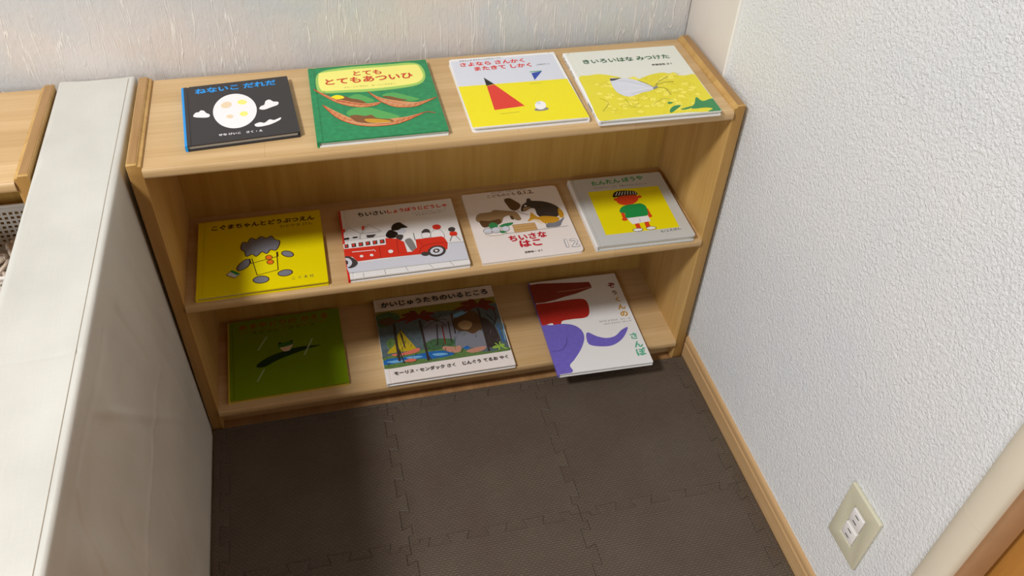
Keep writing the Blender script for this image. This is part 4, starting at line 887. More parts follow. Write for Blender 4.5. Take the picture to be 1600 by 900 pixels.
  ('S','violet',[(-93.0,-3.0),(-72.2,0.7),(-48.0,-0.1),(-30.3,-7.2),(-19.5,-21.8),(-18.9,-41.6),(-28.3,-62.6),(-40.1,-79.5),(-54.0,-95.6),(-65.3,-107.4),(-64.3,-123.6),(-92.1,-125.6),(-94.0,-72.9)]),
  ('S','violet',[(-9.5,-30.2),(6.3,-43.5),(23.7,-51.1),(41.8,-48.4),(58.3,-35.4),(72.8,-29.5),(65.8,-43.4),(50.5,-60.4),(29.9,-71.4),(8.0,-71.0),(-13.8,-62.6),(-15.8,-45.4)]),
  ('SL','indigo',0.8,[(-52.4,-35.7),(-58.4,-54.0),(-72.6,-67.3),(-91.2,-66.5)]),
  ('T','darkgrey','なかの ひろたか\u3000さく・え',[(22.0,-8.2),(85.9,-9.0)],0.0,1.0),
  ('T','darkgrey','なかの まさたか レタリング',[(29.2,-16.2),(86.0,-15.9)],0.0,1.0),
  ('C','maroon','ぞ',[(75.8,91.3)],17.3,0.04),
  ('C','brown','う',[(75.9,69.2)],13.3,0.04),
  ('C','gold','く',[(76.4,48.8)],14.8,0.04),
  ('C','gold','ん',[(77.9,27.2)],16.3,0.04),
  ('C','gold','の',[(77.2,7.0)],17.3,0.04),
  ('C','jade','さ',[(77.7,-54.8)],18.2,0.04),
  ('C','jade','ん',[(79.3,-77.3)],18.2,0.04),
  ('C','jade','ぽ',[(78.7,-97.1)],20.2,0.04),
 ],
}


# ================================================================ the setting
FLOOR_Z = -0.010
mb = MB(); mb.box(-1.7, 1.25, -2.0, 0.30, FLOOR_Z - 0.02, FLOOR_Z)
tag(mb.build('floor', M['subfloor']), kind='structure')
mb = MB(); mb.box(-1.7, 1.0, 0.262, 0.32, FLOOR_Z, 2.9)
tag(mb.build('wall_back', M['wallpaper']), kind='structure')
mb = MB(); mb.box(0.909, 0.95, -0.662, 0.262, FLOOR_Z, 2.9)
tag(mb.build('wall_right', M['pebble']), kind='structure')
mb = MB(); mb.box(-1.7, 1.25, -2.0, 0.32, 2.9, 2.94)
tag(mb.build('ceiling', M['ceiling']), kind='structure')
# ivory board beside the corner, with a white bead on its edge
mb = MB(); mb.box(0.9055, 0.909, 0.100, 0.2585, FLOOR_Z, 2.9)
tag(mb.build('trim_1', M['trim_white'], bevel=0.0006), kind='structure')
mb = MB()
mb.prism([(0.909, 0.094), (0.9045, 0.0945), (0.903, 0.097), (0.9045, 0.0995), (0.909, 0.100)], FLOOR_Z, 2.9, 'z')
tag(mb.build('trim_2', M['bead'], smooth=True), kind='structure')
mb = MB(); mb.box(0.9065, 0.909, 0.2585, 0.262, FLOOR_Z, 2.9)
tag(mb.build('trim_3', M['gap']), kind='structure')
# baseboard with a grooved top
mb = MB()
mb.prism([(0.909, FLOOR_Z), (0.9025, FLOOR_Z), (0.9025, 0.030), (0.9035, 0.0315), (0.9045, 0.0320), (0.9045, 0.0335),
          (0.9032, 0.0345), (0.9032, 0.043), (0.9045, 0.0465), (0.909, 0.048)], -0.633, 0.262, 'y')
tag(mb.build('baseboard_right', M['baseboard']), kind='structure')
# beige end of the wall at the doorway and the wooden sliding door behind it
mb = MB(); mb.box(0.893, 0.953, -0.674, -0.662, FLOOR_Z, 2.0)
tag(mb.build('trim_4', M['jamb'], bevel=0.001), kind='structure')
mb = MB(); mb.box(0.964, 0.992, -1.55, -0.560, FLOOR_Z + 0.001, 1.9)
tag(mb.build('door_1', M['door_wood'], bevel=0.002), kind='structure')

# cream foam guards round the edge of the doorway
prof = [(0.909, -0.634), (0.9035, -0.6335), (0.8975, -0.6365), (0.892, -0.643), (0.8885, -0.652), (0.887, -0.662),
        (0.8872, -0.669), (0.8885, -0.6735), (0.8915, -0.6765), (0.8955, -0.6775), (0.8975, -0.6765), (0.8975, -0.6745),
        (0.8925, -0.6742), (0.8925, -0.6615), (0.909, -0.6615)]
for z0, z1, lab in ((FLOOR_Z, 0.4495, 'cream foam corner guard on the doorway edge, the piece below its joint'),
                    (0.4503, 1.6, 'cream foam corner guard on the doorway edge, the piece above its joint')):
    mb = MB(); mb.prism(prof, z0, z1, 'z')
    tag(mb.build('corner_guard', M['guard'], smooth=True), lab, 'corner guard', 'foam guards on the doorway edge')

# ceiling lamp (out of the picture, where the light comes from)
t = thing('ceiling_lamp', (LAMP_POS[0], LAMP_POS[1], 2.9), label='round white flush ceiling lamp above the play corner', cat='lamp')
mb = MB()
ring = [(0.24 * math.cos(a), 0.24 * math.sin(a)) for a in [2 * math.pi * i / 40 for i in range(40)]]
mb.prism(ring, -0.04, 0.0, 'z')
mb.build('housing', M['lamp_body'], t, bevel=0.006)


# ================================================================ foam floor mats
SX = [0.0225, 0.311, 0.598, 0.884]
SY = [-0.587, -0.302, -0.017]


def seam(a0, a1, fixed, horiz, amp=0.0078, n=9, phase=0):
    """dovetailed seam line between two mats"""
    pts = []
    Ln = a1 - a0
    s = Ln / n
    for i in range(n):
        sg = 1 if (i + phase) % 2 == 0 else -1
        l, r = a0 + i * s, a0 + (i + 1) * s
        e = 0.0028
        if i == 0:
            pts.append((a0, 0.0)); pts.append((a0 + 0.0165, 0.0)); l = a0 + 0.0165
        if i == n - 1:
            r = a1 - 0.0165
        pts += [(l - e * (i > 0), sg * amp), (r + e * (i < n - 1), sg * amp)]
    pts.append((a1 - 0.0165, 0.0))
    pts.append((a1, 0.0))
    return [((a, fixed + d) if horiz else (fixed + d, a)) for a, d in pts]


def inset(poly, d):
    n = len(poly)
    out = []
    area = sum(poly[i][0] * poly[(i + 1) % n][1] - poly[(i + 1) % n][0] * poly[i][1] for i in range(n))
    s = 1 if area > 0 else -1
    for i in range(n):
        p0, p1, p2 = Vector(poly[i - 1]), Vector(poly[i]), Vector(poly[(i + 1) % n])
        a, b_ = (p1 - p0), (p2 - p1)
        if a.length < 1e-7 or b_.length < 1e-7:
            out.append(tuple(p1)); continue
        a.normalize(); b_.normalize()
        na, nb_ = Vector((-a.y, a.x)) * s, Vector((-b_.y, b_.x)) * s
        m_ = na + nb_
        k = max(0.35, 1 + na.dot(nb_))
        out.append(tuple(p1 + m_ * (d / k)))
    return out


def mat_piece(name, outline, label, cat, group):
    out = []
    for p in outline:
        if not out or (Vector(p) - Vector(out[-1])).length > 1e-5:
            out.append(p)
    if (Vector(out[0]) - Vector(out[-1])).length < 1e-5:
        out.pop()
    cx = sum(p[0] for p in out) / len(out); cy = sum(p[1] for p in out) / len(out)
    loc = [(p[0] - cx, p[1] - cy) for p in out]
    r1, r2 = inset(loc, 0.00013), inset(loc, 0.0013)
    n = len(loc)
    vs_ = [(x, y, 0.0) for x, y in r1] + [(x, y, 0.0091) for x, y in r1] + [(x, y, 0.010) for x, y in r2]
    fs_ = []
    for k in (0, 1):
        fs_ += [(k * n + i, k * n + (i + 1) % n, (k + 1) * n + (i + 1) % n, (k + 1) * n + i) for i in range(n)]
    for t_ in tessellate_polygon([[Vector((x, y, 0)) for x, y in loc]]):
        fs_.append(tuple(t_))
        fs_.append(tuple(2 * n + i for i in t_))
    mb_ = MB(); mb_.add(vs_, fs_)
    o = mb_.build(name, M['foam'])
    o.location = (cx, cy, FLOOR_Z)
    return tag(o, label, cat, group)


def H(i, j, amp=None):   # seam along x at SY[j] between SX[i], SX[i+1]
    return seam(SX[i], SX[i + 1], SY[j], True, phase=i + j)


def V(i, j):             # seam along y at SX[i] between SY[j], SY[j+1]
    return seam(SY[j], SY[j + 1], SX[i], False, phase=i + j)


col_w = ['beside the cloth partition', 'in the middle column', 'along the right baseboard']
row_w = ['front row', 'back row nearest the bookshelf']
for i in range(3):
    for j in range(2):
        ol = H(i, j) + V(i + 1, j) + H(i, j + 1)[::-1] + V(i, j)[::-1]
        mat_piece('foam_mat_tile', ol, 'dark brown jigsaw foam mat tile, %s, %s' % (row_w[j], col_w[i]), 'floor mat', 'brown jigsaw foam mats')
for i in range(3):
    ol = H(i, 2) + [(SX[i + 1], -0.0035), (SX[i], -0.0035)]
    mat_piece('mat_edge_strip', ol, 'dark brown foam edge strip along the bookshelf foot, %s' % ['left third', 'middle third', 'right third'][i], 'mat edging', 'brown foam edge strips')
for j in range(2):
    ol = V(3, j)[::-1] + [(SX[3], SY[j]), (0.9015, SY[j]), (0.9015, SY[j + 1] + (0.0135 if j else 0)), (SX[3], SY[j + 1] + (0.0135 if j else 0))]
    mat_piece('mat_edge_strip', ol, 'dark brown foam edge strip along the right baseboard, %s' % ['front length', 'back length'][j], 'mat edging', 'brown foam edge strips')
    ol = V(0, j) + [(SX[0], SY[j + 1] + (0.0135 if j else 0)), (0.0045, SY[j + 1] + (0.0135 if j else 0)), (0.0045, SY[j]), (SX[0], SY[j])]
    mat_piece('mat_edge_strip', ol, 'dark brown foam edge strip along the cloth partition, %s' % ['front length', 'back length'][j], 'mat edging', 'brown foam edge strips')


# ================================================================ bookshelves
W, D, HT, T = 0.900, 0.2354, 0.5690, 0.0190
Z1, Z2, Z3, TH = 0.0446, 0.3045, 0.5618, 0.0168
shelf = thing('bookshelf', (0, 0, 0), label='low pale wooden bookshelf with picture books laid out on its three levels', cat='bookshelf')
for s in (-1, 1):
    # outline seen from the front: a flat outer rim and a lower step on the inside
    pf = [(0, FLOOR_Z), (T, FLOOR_Z), (T, HT - 0.0035), (T - 0.0045, HT - 0.003), (T - 0.0052, HT), (0, HT)]
    if s > 0:
        pf = [(W - x, z) for x, z in pf]
    mb = MB(); mb.prism(pf, 0.0, D, 'y')
    mb.build('side_panel', M['wood_z'], shelf, bevel=0.0022, seg=3)
    mb = MB()
    x0, x1 = (0.0012, T - 0.0064) if s < 0 else (W - T + 0.0064, W - 0.0012)
    mb.box(x0, x1, 0.004, D - 0.003, HT - 0.001, HT + 0.0006)
    mb.build('top_edge_band', M['wood_y'], shelf, bevel=0.0005)


def board(name, z, y0, y1):
    mb_ = MB()
    th = TH
    r = th * 0.34
    pf_ = [(y1, z - th), (y1, z)]
    for k in range(5):
        a = math.pi / 2 * k / 4
        pf_.append((y0 + r - r * math.sin(a), z - r + r * math.cos(a)))
    for k in range(5):
        a = math.pi / 2 * k / 4
        pf_.append((y0 + r - r * math.cos(a), z - th + r - r * math.sin(a)))
    mb_.prism(pf_, T, W - T, 'x')
    return mb_.build(name, M['wood_x'], shelf, smooth=True)


board('top_board', Z3, -0.0033, D)
board('shelf_board', Z2, -0.0033, 0.2185)
board('bottom_board', Z1, -0.0033, 0.2185)
mb = MB(); mb.box(T, W - T, 0.2185, 0.2240, FLOOR_Z + 0.02, Z3 - TH)
mb.build('back_panel', M['ply'], shelf)
mb = MB(); mb.box(T, W - T, 0.022, 0.036, FLOOR_Z, Z1 - TH)
mb.build('plinth', M['wood_x'], shelf)

shelf_l = copy_tree(shelf)
shelf_l.location = (-0.1190 - W, 0.0, 0)
tag(shelf_l, 'pale wooden bookshelf at the left picture edge beyond the cloth partition', 'bookshelf')

# ================================================================ cloth-covered partition
PT = 0.5655
part = thing('partition', (0, 0, FLOOR_Z), label='low partition wrapped in off-white cloth between the two bookshelves', cat='partition')


def px_(v):      # top right edge drifts slightly along the length
    return -0.0055 + 0.009 * (v - 0.23) / 0.85


ny = 400
y_s = [0.247 - 1.147 * i / ny for i in range(ny + 1)]
sect = []
nside = 100
for i in range(nside + 1):
    sect.append(('L', i / nside))
for i in range(1, 9):
    sect.append(('CL', i / 9))
for i in range(25):
    sect.append(('T', i / 24))
for i in range(1, 9):
    sect.append(('CR', i / 9))
for i in range(nside + 1):
    sect.append(('R', 1 - i / nside))
R_ = 0.006
CREASES = [(-0.482, 0.519, -0.527, 0.40, -0.0040, 0.0050), (-0.13, 0.313, -0.46, 0.289, 0.0022, 0.0035), (-0.425, 0.381, -0.452, 0.25, -0.0032, 0.0045),
           (-0.378, 0.521, -0.102, 0.157, 0.0022, 0.0050), (-0.26, 0.52, -0.56, 0.535, -0.0030, 0.0050), (-0.109, 0.321, -0.068, 0.12, 0.0018, 0.0040),
           (-0.30, 0.24, -0.33, 0.03, 0.0025, 0.0050), (-0.20, 0.50, -0.16, 0.36, -0.0020, 0.0045), (-0.58, 0.50, -0.63, 0.30, 0.0030, 0.0060)]


def crease(y, z):
    s_ = 0.0
    for y0, z0, y1, z1, amp, wd_ in CREASES:
        dy, dz = y1 - y0, z1 - z0
        q = max(0.0, min(1.0, ((y - y0) * dy + (z - z0) * dz) / (dy * dy + dz * dz)))
        d2 = (y - y0 - q * dy) ** 2 + (z - z0 - q * dz) ** 2
        if d2 < wd_ * wd_ * 9:
            s_ += amp * math.exp(-d2 / (wd_ * wd_))
    return s_


mb = MB()
vs_, fs_ = [], []
for y in y_s:
    xr = px_(y)
    xl = -0.1165
    for k, t_ in sect:
        zt = PT - FLOOR_Z
        if k == 'L':
            x, z = xl, t_ * (zt - R_)
        elif k == 'CL':
            a = math.pi / 2 * t_
            x, z = xl + R_ - R_ * math.cos(a), zt - R_ + R_ * math.sin(a)
        elif k == 'T':
            x, z = xl + R_ + t_ * (xr - R_ - xl - R_), zt
            z += -0.0022 * math.sin(math.pi * t_) - 0.0007 * math.exp(-((y + 0.333 - 0.05 * (x + 0.06)) / 0.0022) ** 2) + 0.0012 * noise.noise(Vector((x * 25, y * 7, 1)))
        elif k == 'CR':
            a = math.pi / 2 * (1 - t_)
            x, z = xr - R_ + R_ * math.cos(a), zt - R_ + R_ * math.sin(a)
        else:
            z = t_ * (zt - R_)
            bulge = (1 - t_)
            end = -0.0015 if y > -0.01 else 0.0005
            x = xr + (end - xr) * bulge
            if y < -0.004:
                # slack folds hanging down the side facing the mats
                fold = 0.0072 * noise.noise(Vector((y * 9 + z * 3.0, z * 1.4, 3.1))) + 0.0042 * noise.noise(Vector((y * 26 + z * 9, z * 3, 8.2)))
                fold += crease(y, z + FLOOR_Z)
                fade = min(1, (-0.004 - y) / 0.05) * min(1, (1 - t_) * 7) * min(1, t_ * 5)
                x += (fold - 0.0045) * fade
                x = min(x, 0.0025)
        vs_.append((x, y, z))
ns = len(sect)
for i in range(ny):
    for j in range(ns - 1):
        fs_.append((i * ns + j, i * ns + j + 1, (i + 1) * ns + j + 1, (i + 1) * ns + j))
fs_.append(tuple(range(ns)))
fs_.append(tuple(ny * ns + j for j in range(ns)))
mb.add(vs_, fs_)
mb.build('cloth_cover', M['cloth'], part, smooth=True)
mb = MB()
mb.tube([(px_(y) - 0.0105, y, PT - FLOOR_Z - 0.0001 + 0.0012 * noise.noise(Vector(((px_(y) - 0.0105) * 25, y * 7, 1)))) for y in y_s[2:-2]], 0.00042, 6)
mb.build('seam', M['thread'], part, smooth=True)

# ================================================================ wall outlet
t = thing('wall_outlet', (0.909, -0.5275, 0.2165), label='ivory double wall outlet low on the white right wall', cat='outlet')
w_, h_, d_ = 0.035, 0.059, 0.0065
iw, ih = 0.0135, 0.0325   # opening for the two sockets
mb2 = MB()
vs_, fs_ = [], []
outer = [(-w_, -h_), (w_, -h_), (w_, h_), (-w_, h_)]
inner = [(-iw, -ih), (iw, -ih), (iw, ih), (-iw, ih)]
for ringp, x in ((outer, 0), (outer, -d_), (inner, -d_), (inner, -0.001)):
    vs_ += [(x, y, z) for y, z in ringp]
for k in range(3):
    fs_ += [(k * 4 + i, k * 4 + (i + 1) % 4, (k + 1) * 4 + (i + 1) % 4, (k + 1) * 4 + i) for i in range(4)]
fs_ += [(12, 13, 14, 15), (3, 2, 1, 0)]
mb2.add(vs_, fs_)
mb2.build('cover_plate', M['plate'], t, bevel=0.0022, seg=3)
for zc in (0.0165, -0.0165):
    mb = MB(); mb.box(-d_ - 0.0004, -0.001, -0.0128, 0.0128, zc - 0.0135, zc + 0.0135)
    so = mb.build('socket', M['socket'], t, bevel=0.0016, seg=3)
    mb = MB()
    for zz in (zc + 0.0060, zc - 0.0060):
        mb.box(-d_ - 0.00055, -d_ + 0.001, -0.0042, 0.0042, zz - 0.0009, zz + 0.0009)
    mb.build('slots', M['slot'], so)

# ================================================================ basket of cords on the left shelf
BX0, BX1, BY0, BY1 = -0.56, -0.150, 0.012, 0.186
BH = 0.088
t = thing('storage_basket', ((BX0 + BX1) / 2, (BY0 + BY1) / 2, Z2), label='white plastic basket with square holes on the left bookshelf', cat='basket')
hx, hy = (BX1 - BX0) / 2, (BY1 - BY0) / 2
mb = MB()


def perforated(p0, du, dv, nrm, nu, nv, hole, th):
    """wall sheet with square holes; p0 origin, du/dv full edge vectors"""
    p0, du, dv, nrm = Vector(p0), Vector(du), Vector(dv), Vector(nrm)
    for a in range(nu):
        for b2 in range(nv):
            c0 = p0 + du * (a / nu) + dv * (b2 / nv)
            cu, cv = du / nu, dv / nv
            o_ = [c0, c0 + cu, c0 + cu + cv, c0 + cv]
            if hole(a, b2):
                k = 0.2
                i_ = [c0 + cu * k + cv * k, c0 + cu * (1 - k) + cv * k, c0 + cu * (1 - k) + cv * (1 - k), c0 + cu * k + cv * (1 - k)]
                vv = o_ + i_ + [q + nrm * th for q in o_] + [q + nrm * th for q in i_]
                ff = []
                for q in range(4):
                    q2 = (q + 1) % 4
                    ff += [(q, q2, 4 + q2, 4 + q), (8 + q, 8 + q2, 12 + q2, 12 + q), (4 + q, 4 + q2, 12 + q2, 12 + q)]
                mb.add(vv, ff)
            else:
                vv = o_ + [q + nrm * th for q in o_]
                mb.add(vv, [(0, 1, 2, 3), (4, 5, 6, 7)])


holes = lambda nv: (lambda a, b2: 0 < b2 < nv - 1)
LZ = 0.0008
perforated((-hx, hy, LZ), (2 * hx, 0, 0), (0, 0, BH - LZ), (0, -0.0016, 0), 46, 10, holes(10), 1.0)
perforated((-hx, -hy, LZ), (2 * hx, 0, 0), (0, 0, BH - LZ), (0, 0.0016, 0), 46, 10, holes(10), 1.0)
perforated((-hx, -hy, LZ), (0, 2 * hy, 0), (0, 0, BH - LZ), (0.0016, 0, 0), 20, 10, holes(10), 1.0)
perforated((hx, -hy, LZ), (0, 2 * hy, 0), (0, 0, BH - LZ), (-0.0016, 0, 0), 20, 10, holes(10), 1.0)
mb.box(-hx, hx, -hy, hy, 0.0009, 0.0026)
mb.build('basket_body', M['basket'], t)
mb = MB()
mb.tube([(-hx, -hy, BH), (hx, -hy, BH), (hx, hy, BH), (-hx, hy, BH)], 0.0032, 8, closed=True)
mb.build('rim', M['basket'], t, smooth=True)

mb = MB()
rnd = random.Random(5)
for k in range(46):
    cx, cy = rnd.uniform(-hx + 0.045, hx - 0.045), rnd.uniform(-hy + 0.045, hy - 0.045)
    cz = 0.012 + 0.062 * rnd.random()
    rad = rnd.uniform(0.014, 0.030)
    tx, ty = rnd.uniform(-0.35, 0.35), rnd.uniform(-0.35, 0.35)
    ph = rnd.uniform(0, 6.28)
    pts = []
    for i in range(22):
        a = ph + i * 0.36
        rr_ = rad * (0.75 + 0.25 * math.sin(a * 1.7 + k))
        x, y = rr_ * math.cos(a), rr_ * math.sin(a)
        pts.append((cx + x, cy + y, max(0.0075, cz + tx * x + ty * y + 0.004 * math.sin(a * 2.3))))
    mb.tube(pts, rnd.uniform(0.0022, 0.0042), 7)
o = mb.build('cord_bundle', M['cord'], smooth=True)
o.location = ((BX0 + BX1) / 2, (BY0 + BY1) / 2, Z2)
tag(o, 'tangled heap of beige cords lying in the white basket', 'cords', kind='stuff')


# ================================================================ picture books
_tx = {}


def glyphs(text, bold):
    key = (text, bold)
    if key not in _tx:
        cu = bpy.data.curves.new('lettering', 'FONT')
        cu.body = text
        cu.resolution_u = 3
        ob = bpy.data.objects.new('lettering', cu)
        COL.objects.link(ob)
        dg = bpy.context.evaluated_depsgraph_get()
        dg.update()
        me = bpy.data.meshes.new_from_object(ob.evaluated_get(dg))
        vs2 = [(v.co.x, v.co.y) for v in me.vertices]
        fs2 = [tuple(p.vertices) for p in me.polygons]
        me_n = list(vs2)
        bpy.data.objects.remove(ob)
        bpy.data.curves.remove(cu)
        bpy.data.meshes.remove(me)
        if bold:   # heavier strokes: the outline repeated a hair to each side
            n0, f0, v0 = len(vs2), list(fs2), list(vs2)
            for q in range(8):   # (each repeat lies a hair above the last)
                dx, dy = bold * math.cos(q * math.pi / 4), bold * math.sin(q * math.pi / 4)
                b0 = len(vs2)
                vs2 = vs2 + [(a + dx, b_ + dy) for a, b_ in v0]
                fs2 = fs2 + [tuple(i + b0 for i in f) for f in f0]
        n1 = len(me_n)
        _tx[key] = ([(a, b_, (i // n1) * LIFT) for i, (a, b_) in enumerate(vs2)], fs2)
    return _tx[key]


LIFT = 4e-6


def catmull(pts, closed, n=5):
    out = []
    N_ = len(pts)
    segs = N_ if closed else N_ - 1
    g = (lambda i: pts[i % N_]) if closed else (lambda i: pts[max(0, min(N_ - 1, i))])
    for i in range(segs):
        p0, p1, p2, p3 = g(i - 1), g(i), g(i + 1), g(i + 2)
        for k in range(n):
            t_ = k / n
            out.append(tuple(0.5 * (2 * b_ + (c - a) * t_ + (2 * a - 5 * b_ + 4 * c - d) * t_ ** 2 + (3 * b_ - a - 3 * c + d) * t_ ** 3)
                             for a, b_, c, d in zip(p0, p1, p2, p3)))
    if not closed:
        out.append(tuple(pts[-1]))
    return out


def fill(mb_, pts, z, mi):
    tri = tessellate_polygon([[Vector((x, y, 0)) for x, y in pts]])
    fs2 = []
    for a, b_, c in tri:
        A_, B_, C2 = pts[a], pts[b_], pts[c]
        cr = (B_[0] - A_[0]) * (C2[1] - A_[1]) - (B_[1] - A_[1]) * (C2[0] - A_[0])
        if abs(cr) < 1e-12:
            continue
        fs2.append((a, b_, c) if cr > 0 else (a, c, b_))
    mb_.add([(x, y, z) for x, y in pts], fs2, mi)


def stroke(mb_, pts, w, z, mi, closed=False):
    n = len(pts)
    l_, r_ = [], []
    for i in range(n):
        a = Vector(pts[i - 1] if (closed or i) else pts[0])
        b_ = Vector(pts[(i + 1) % n] if (closed or i < n - 1) else pts[i])
        d = b_ - a
        if d.length < 1e-9:
            d = Vector((1, 0))
        d.normalize()
        nn = Vector((-d.y, d.x)) * (w / 2)
        p = Vector(pts[i])
        l_.append(p + nn); r_.append(p - nn)
    fs2 = [(i, n + i, n + (i + 1) % n, (i + 1) % n) for i in range(n if closed else n - 1)]
    mb_.add([(p.x, p.y, z) for p in l_ + r_], fs2, mi)


def print_cover(mb_, ops, z0, slots, hw, hh):
    def slot(c):
        if c not in slots:
            slots.append(c)
        return slots.index(c)
    clampx = lambda p: (max(-hw + 0.0004, min(hw - 0.0004, p[0] / 1000)), max(-hh + 0.0004, min(hh - 0.0004, p[1] / 1000)))
    z = z0 + 0.00004
    for op in ops:
        z += 0.000014
        k = op[0]
        if k in 'PS':
            pts = op[2] if k == 'P' else catmull(op[2], True)
            fill(mb_, [clampx(p) for p in pts], z, slot(op[1]))
        elif k in ('L', 'SL', 'CL'):
            pts = op[3]
            if k == 'SL':
                pts = catmull(pts, False)
            if k == 'CL':
                pts = catmull(pts, True)
            stroke(mb_, [clampx(p) for p in pts], op[2] / 1000, z, slot(op[1]), k == 'CL')
        elif k == 'T':
            (x0, y0), (x1, y1) = op[3]
            vs2, fs2 = glyphs(op[2], op[4])
            mnx = min(v[0] for v in vs2); mxx = max(v[0] for v in vs2); mny = min(v[1] for v in vs2)
            ln = math.hypot(x1 - x0, y1 - y0) / 1000
            s_ = ln / (mxx - mnx)
            ca, sa = (x1 - x0) / 1000 / ln, (y1 - y0) / 1000 / ln
            vv = []
            for gx, gy, gz in vs2:
                a, b_ = (gx - mnx) * s_, (gy - mny) * s_ * op[5]
                vv.append((x0 / 1000 + a * ca - b_ * sa, y0 / 1000 + a * sa + b_ * ca, z + gz))
            mb_.add(vv, fs2, slot(op[1]))
            z += 4e-5
        elif k == 'C':
            vs2, fs2 = glyphs(op[2], op[5])
            cx = (min(v[0] for v in vs2) + max(v[0] for v in vs2)) / 2
            cy = (min(v[1] for v in vs2) + max(v[1] for v in vs2)) / 2
            s_ = op[4] / 1000
            (x0, y0), = op[3]
            mb_.add([(x0 / 1000 + (gx - cx) * s_, y0 / 1000 + (gy - cy) * s_, z + gz) for gx, gy, gz in vs2], fs2, slot(op[1]))
        elif k == 'R':   # loose blossoms over the lower part of the cover
            rn = random.Random(3)
            lem, och = slot('lemon'), slot('ochre')
            for q in range(150):
                x, y = rn.uniform(-hw + 0.02, hw - 0.012), rn.uniform(-hh + 0.008, hh * 0.13)
                r_ = rn.uniform(0.004, 0.0085)
                pts = []
                ph = rn.uniform(0, 6.28)
                for a in range(16):
                    an = 2 * math.pi * a / 16
                    rad = r_ * (0.82 + 0.18 * math.cos(4 * an + ph))
                    pts.append((x + rad * math.cos(an), y + rad * 0.8 * math.sin(an)))
                zz = z + q * 0.0000006
                if q % 2:
                    fill(mb_, pts, zz, lem)
                stroke(mb_, pts, 0.0004, zz + 0.0000003, och, True)
            z += 0.0001
    return slots


def outline(x0, x1, hh, rad, sides):
    pts = []
    for (cx, cy, a0, on) in ((x1, hh, 0, 'R' in sides), (x0, hh, 90, 'L' in sides), (x0, -hh, 180, 'L' in sides), (x1, -hh, 270, 'R' in sides)):
        if on and rad > 0:
            sx, sy = (-1 if cx == x1 else 1), (-1 if cy > 0 else 1)
            for k in range(6):
                a = math.radians(a0 + 90 * k / 5)
                pts.append((cx + sx * rad + rad * math.cos(a), cy + sy * rad + rad * math.sin(a)))
        else:
            pts.append((cx, cy))
    return pts


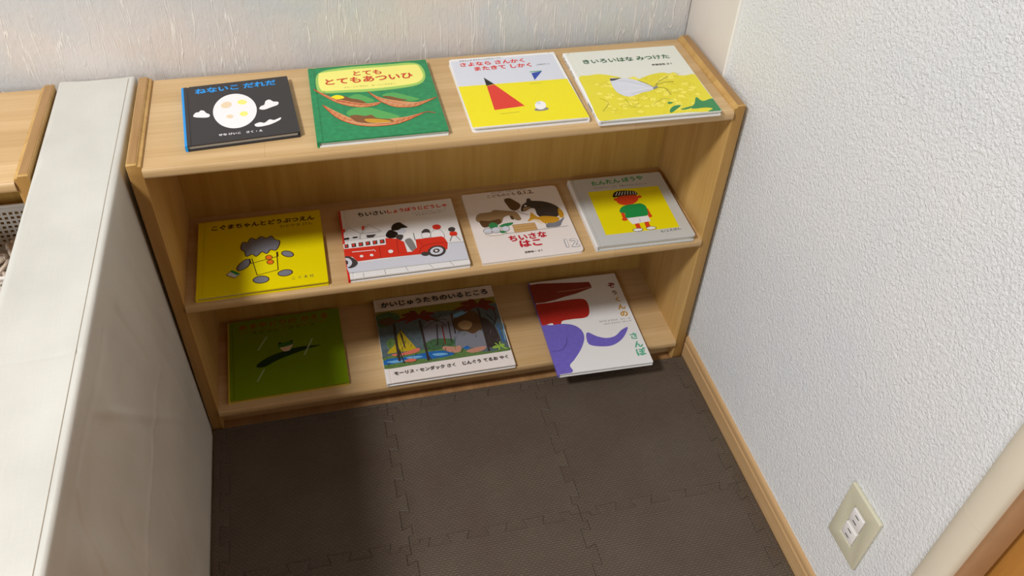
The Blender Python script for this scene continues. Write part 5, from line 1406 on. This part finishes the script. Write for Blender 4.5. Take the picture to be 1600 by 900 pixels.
def book(key, cover, label, spine_ink=None, spine_side=-1, rad=0.0015, board_book=False, back=None, spine_marks=None):
    x, y, z, ang, w, h, th = PLACE[key]
    w, h, th = w / 1000, h / 1000, th / 1000
    hw, hh = w / 2, h / 2
    bt_ = 0.0021
    root = thing('picture_book', (x, y, z + 0.0001), math.radians(ang), label=label, cat='book', group='picture books laid on the bookshelf')
    sp_ = spine_side
    fore = 'R' if sp_ < 0 else 'L'
    slots = [cover]
    fc = MB(); fc.flat = False

    def slab(mb_, xa, xb, za, zb, sides, mi=0):
        mb_.prism(outline(xa, xb, hh, rad, sides), za, zb, 'z', mi)
    s0 = 0.0035   # spine thickness seen from above

    def span(a, b_):   # distances from the spine edge -> x range
        return (-hw + a, -hw + b_) if sp_ < 0 else (hw - b_, hw - a)
    if board_book:
        slab(fc, -hw, hw, th - 0.0012, th, fore)
    else:
        slab(fc, *span(s0, 0.0085), th - bt_, th - 0.0001, '')
        slab(fc, *span(0.0085, 0.0112), th - bt_, th - 0.0008, '')
        slab(fc, *span(0.0112, w), th - bt_, th, fore)
    print_cover(fc, ART[key], th, slots, hw, hh)
    fo = fc.build('front_cover', [ink(c) for c in slots], root)
    bc = MB()
    if board_book:
        slab(bc, -hw, hw, 0, 0.0012, fore)
    else:
        slab(bc, *span(s0, w), 0, bt_, fore)
    bc.build('back_cover', ink(back or cover), root)
    ins = 0.0003 if board_book else 0.0032
    pb = MB()
    xa, xb = span(s0 if not board_book else 0.002, w - ins)
    pb.prism(outline(xa, xb, hh - ins, rad, fore), 0.0012 if board_book else bt_, th - (0.0012 if board_book else bt_), 'z')
    pb.build('page_block', M['pages'], root)
    sm = MB()
    xa, xb = span(0, s0 if not board_book else 0.002)
    zt = th - 0.00015 if not board_book else th - 0.0012
    zb = 0.0 if not board_book else 0.0012
    r_ = 0.0013 if not board_book else 0.0003
    e, i_ = (xa, xb) if sp_ < 0 else (xb, xa)
    dx = r_ if sp_ < 0 else -r_
    sm.prism([(i_, zb), (e + dx, zb), (e, zb + r_), (e, zt - r_), (e + dx, zt), (i_, zt)], -hh, hh, 'y')
    sl = [spine_ink or cover]
    so_ = None
    if spine_marks:
        sl.append(spine_marks[0][0])
        for c, txt, y0, size in spine_marks:
            for n, ch in enumerate(txt):
                if ch == ' ':
                    continue
                vs2, fs2 = glyphs(ch, 0.02)
                s_ = size * 0.92
                yy = y0 - n * size
                sm.add([(e - 0.00006 - gz, yy + gy * s_, th / 2 - s_ * 0.45 + gx * s_) for gx, gy, gz in vs2], fs2, 1)
    so_ = sm.build('spine', [ink(c) for c in sl], root)
    if spine_ink and spine_ink != cover:
        so_['label'] = {'sky': 'bright blue spine', 'spinered': 'red spine', 'coverwhite': 'white spine', 'edgeyellow': 'yellowish spine edge'}.get(spine_ink, 'contrasting spine')
    return root


book('ghost', 'coverblack', 'small black picture book with bright blue title and blue spine on the shelf top', 'sky')
book('hot', 'covergreen', 'green picture book with a pale yellow title panel over tan hammocks, shelf top', 'covergreen', back='coverwhite')
book('tri', 'coverwhite', 'white and yellow picture book with a red triangle and blue triangle, shelf top', 'coverwhite', spine_side=1, rad=0.006)
book('flower', 'coverpale', 'pale picture book with yellow blossoms and a white butterfly, right end of shelf top', 'coverwhite',
     spine_marks=[('darkgrey', 'きいろいはな みつけた', 0.092, 0.0062), ('darkgrey', '甲斐信枝 さく', -0.052, 0.0058)], back='coverwhite')
book('bear', 'coverbear', 'all yellow picture book with grey rounded shapes and orange dots, left end of middle shelf', 'coverbear')
book('fire', 'coverwhite', 'white picture book with a red fire engine and red spine on the middle shelf', 'spinered')
book('box', 'coverpink', 'thin pinkish white board book with brown animals and red title, middle shelf', 'coverpink', rad=0.008, board_book=True)
book('boy', 'covergrey', 'light grey picture book with a child in green on a yellow square', 'coverwhite', rad=0.005)
book('frog', 'lime', 'dark leaf-green picture book with a small frog, left end of the bottom shelf', 'edgeyellow', back='edgeyellow')
book('wild', 'coverpink', 'wide picture book with a jungle and sailboat picture between two white bands', 'coverwhite', back='coverwhite')
book('eleph', 'coverwhite', 'tall white picture book with violet and red shapes, jutting over the bottom shelf edge', 'violet', back='coverwhite')
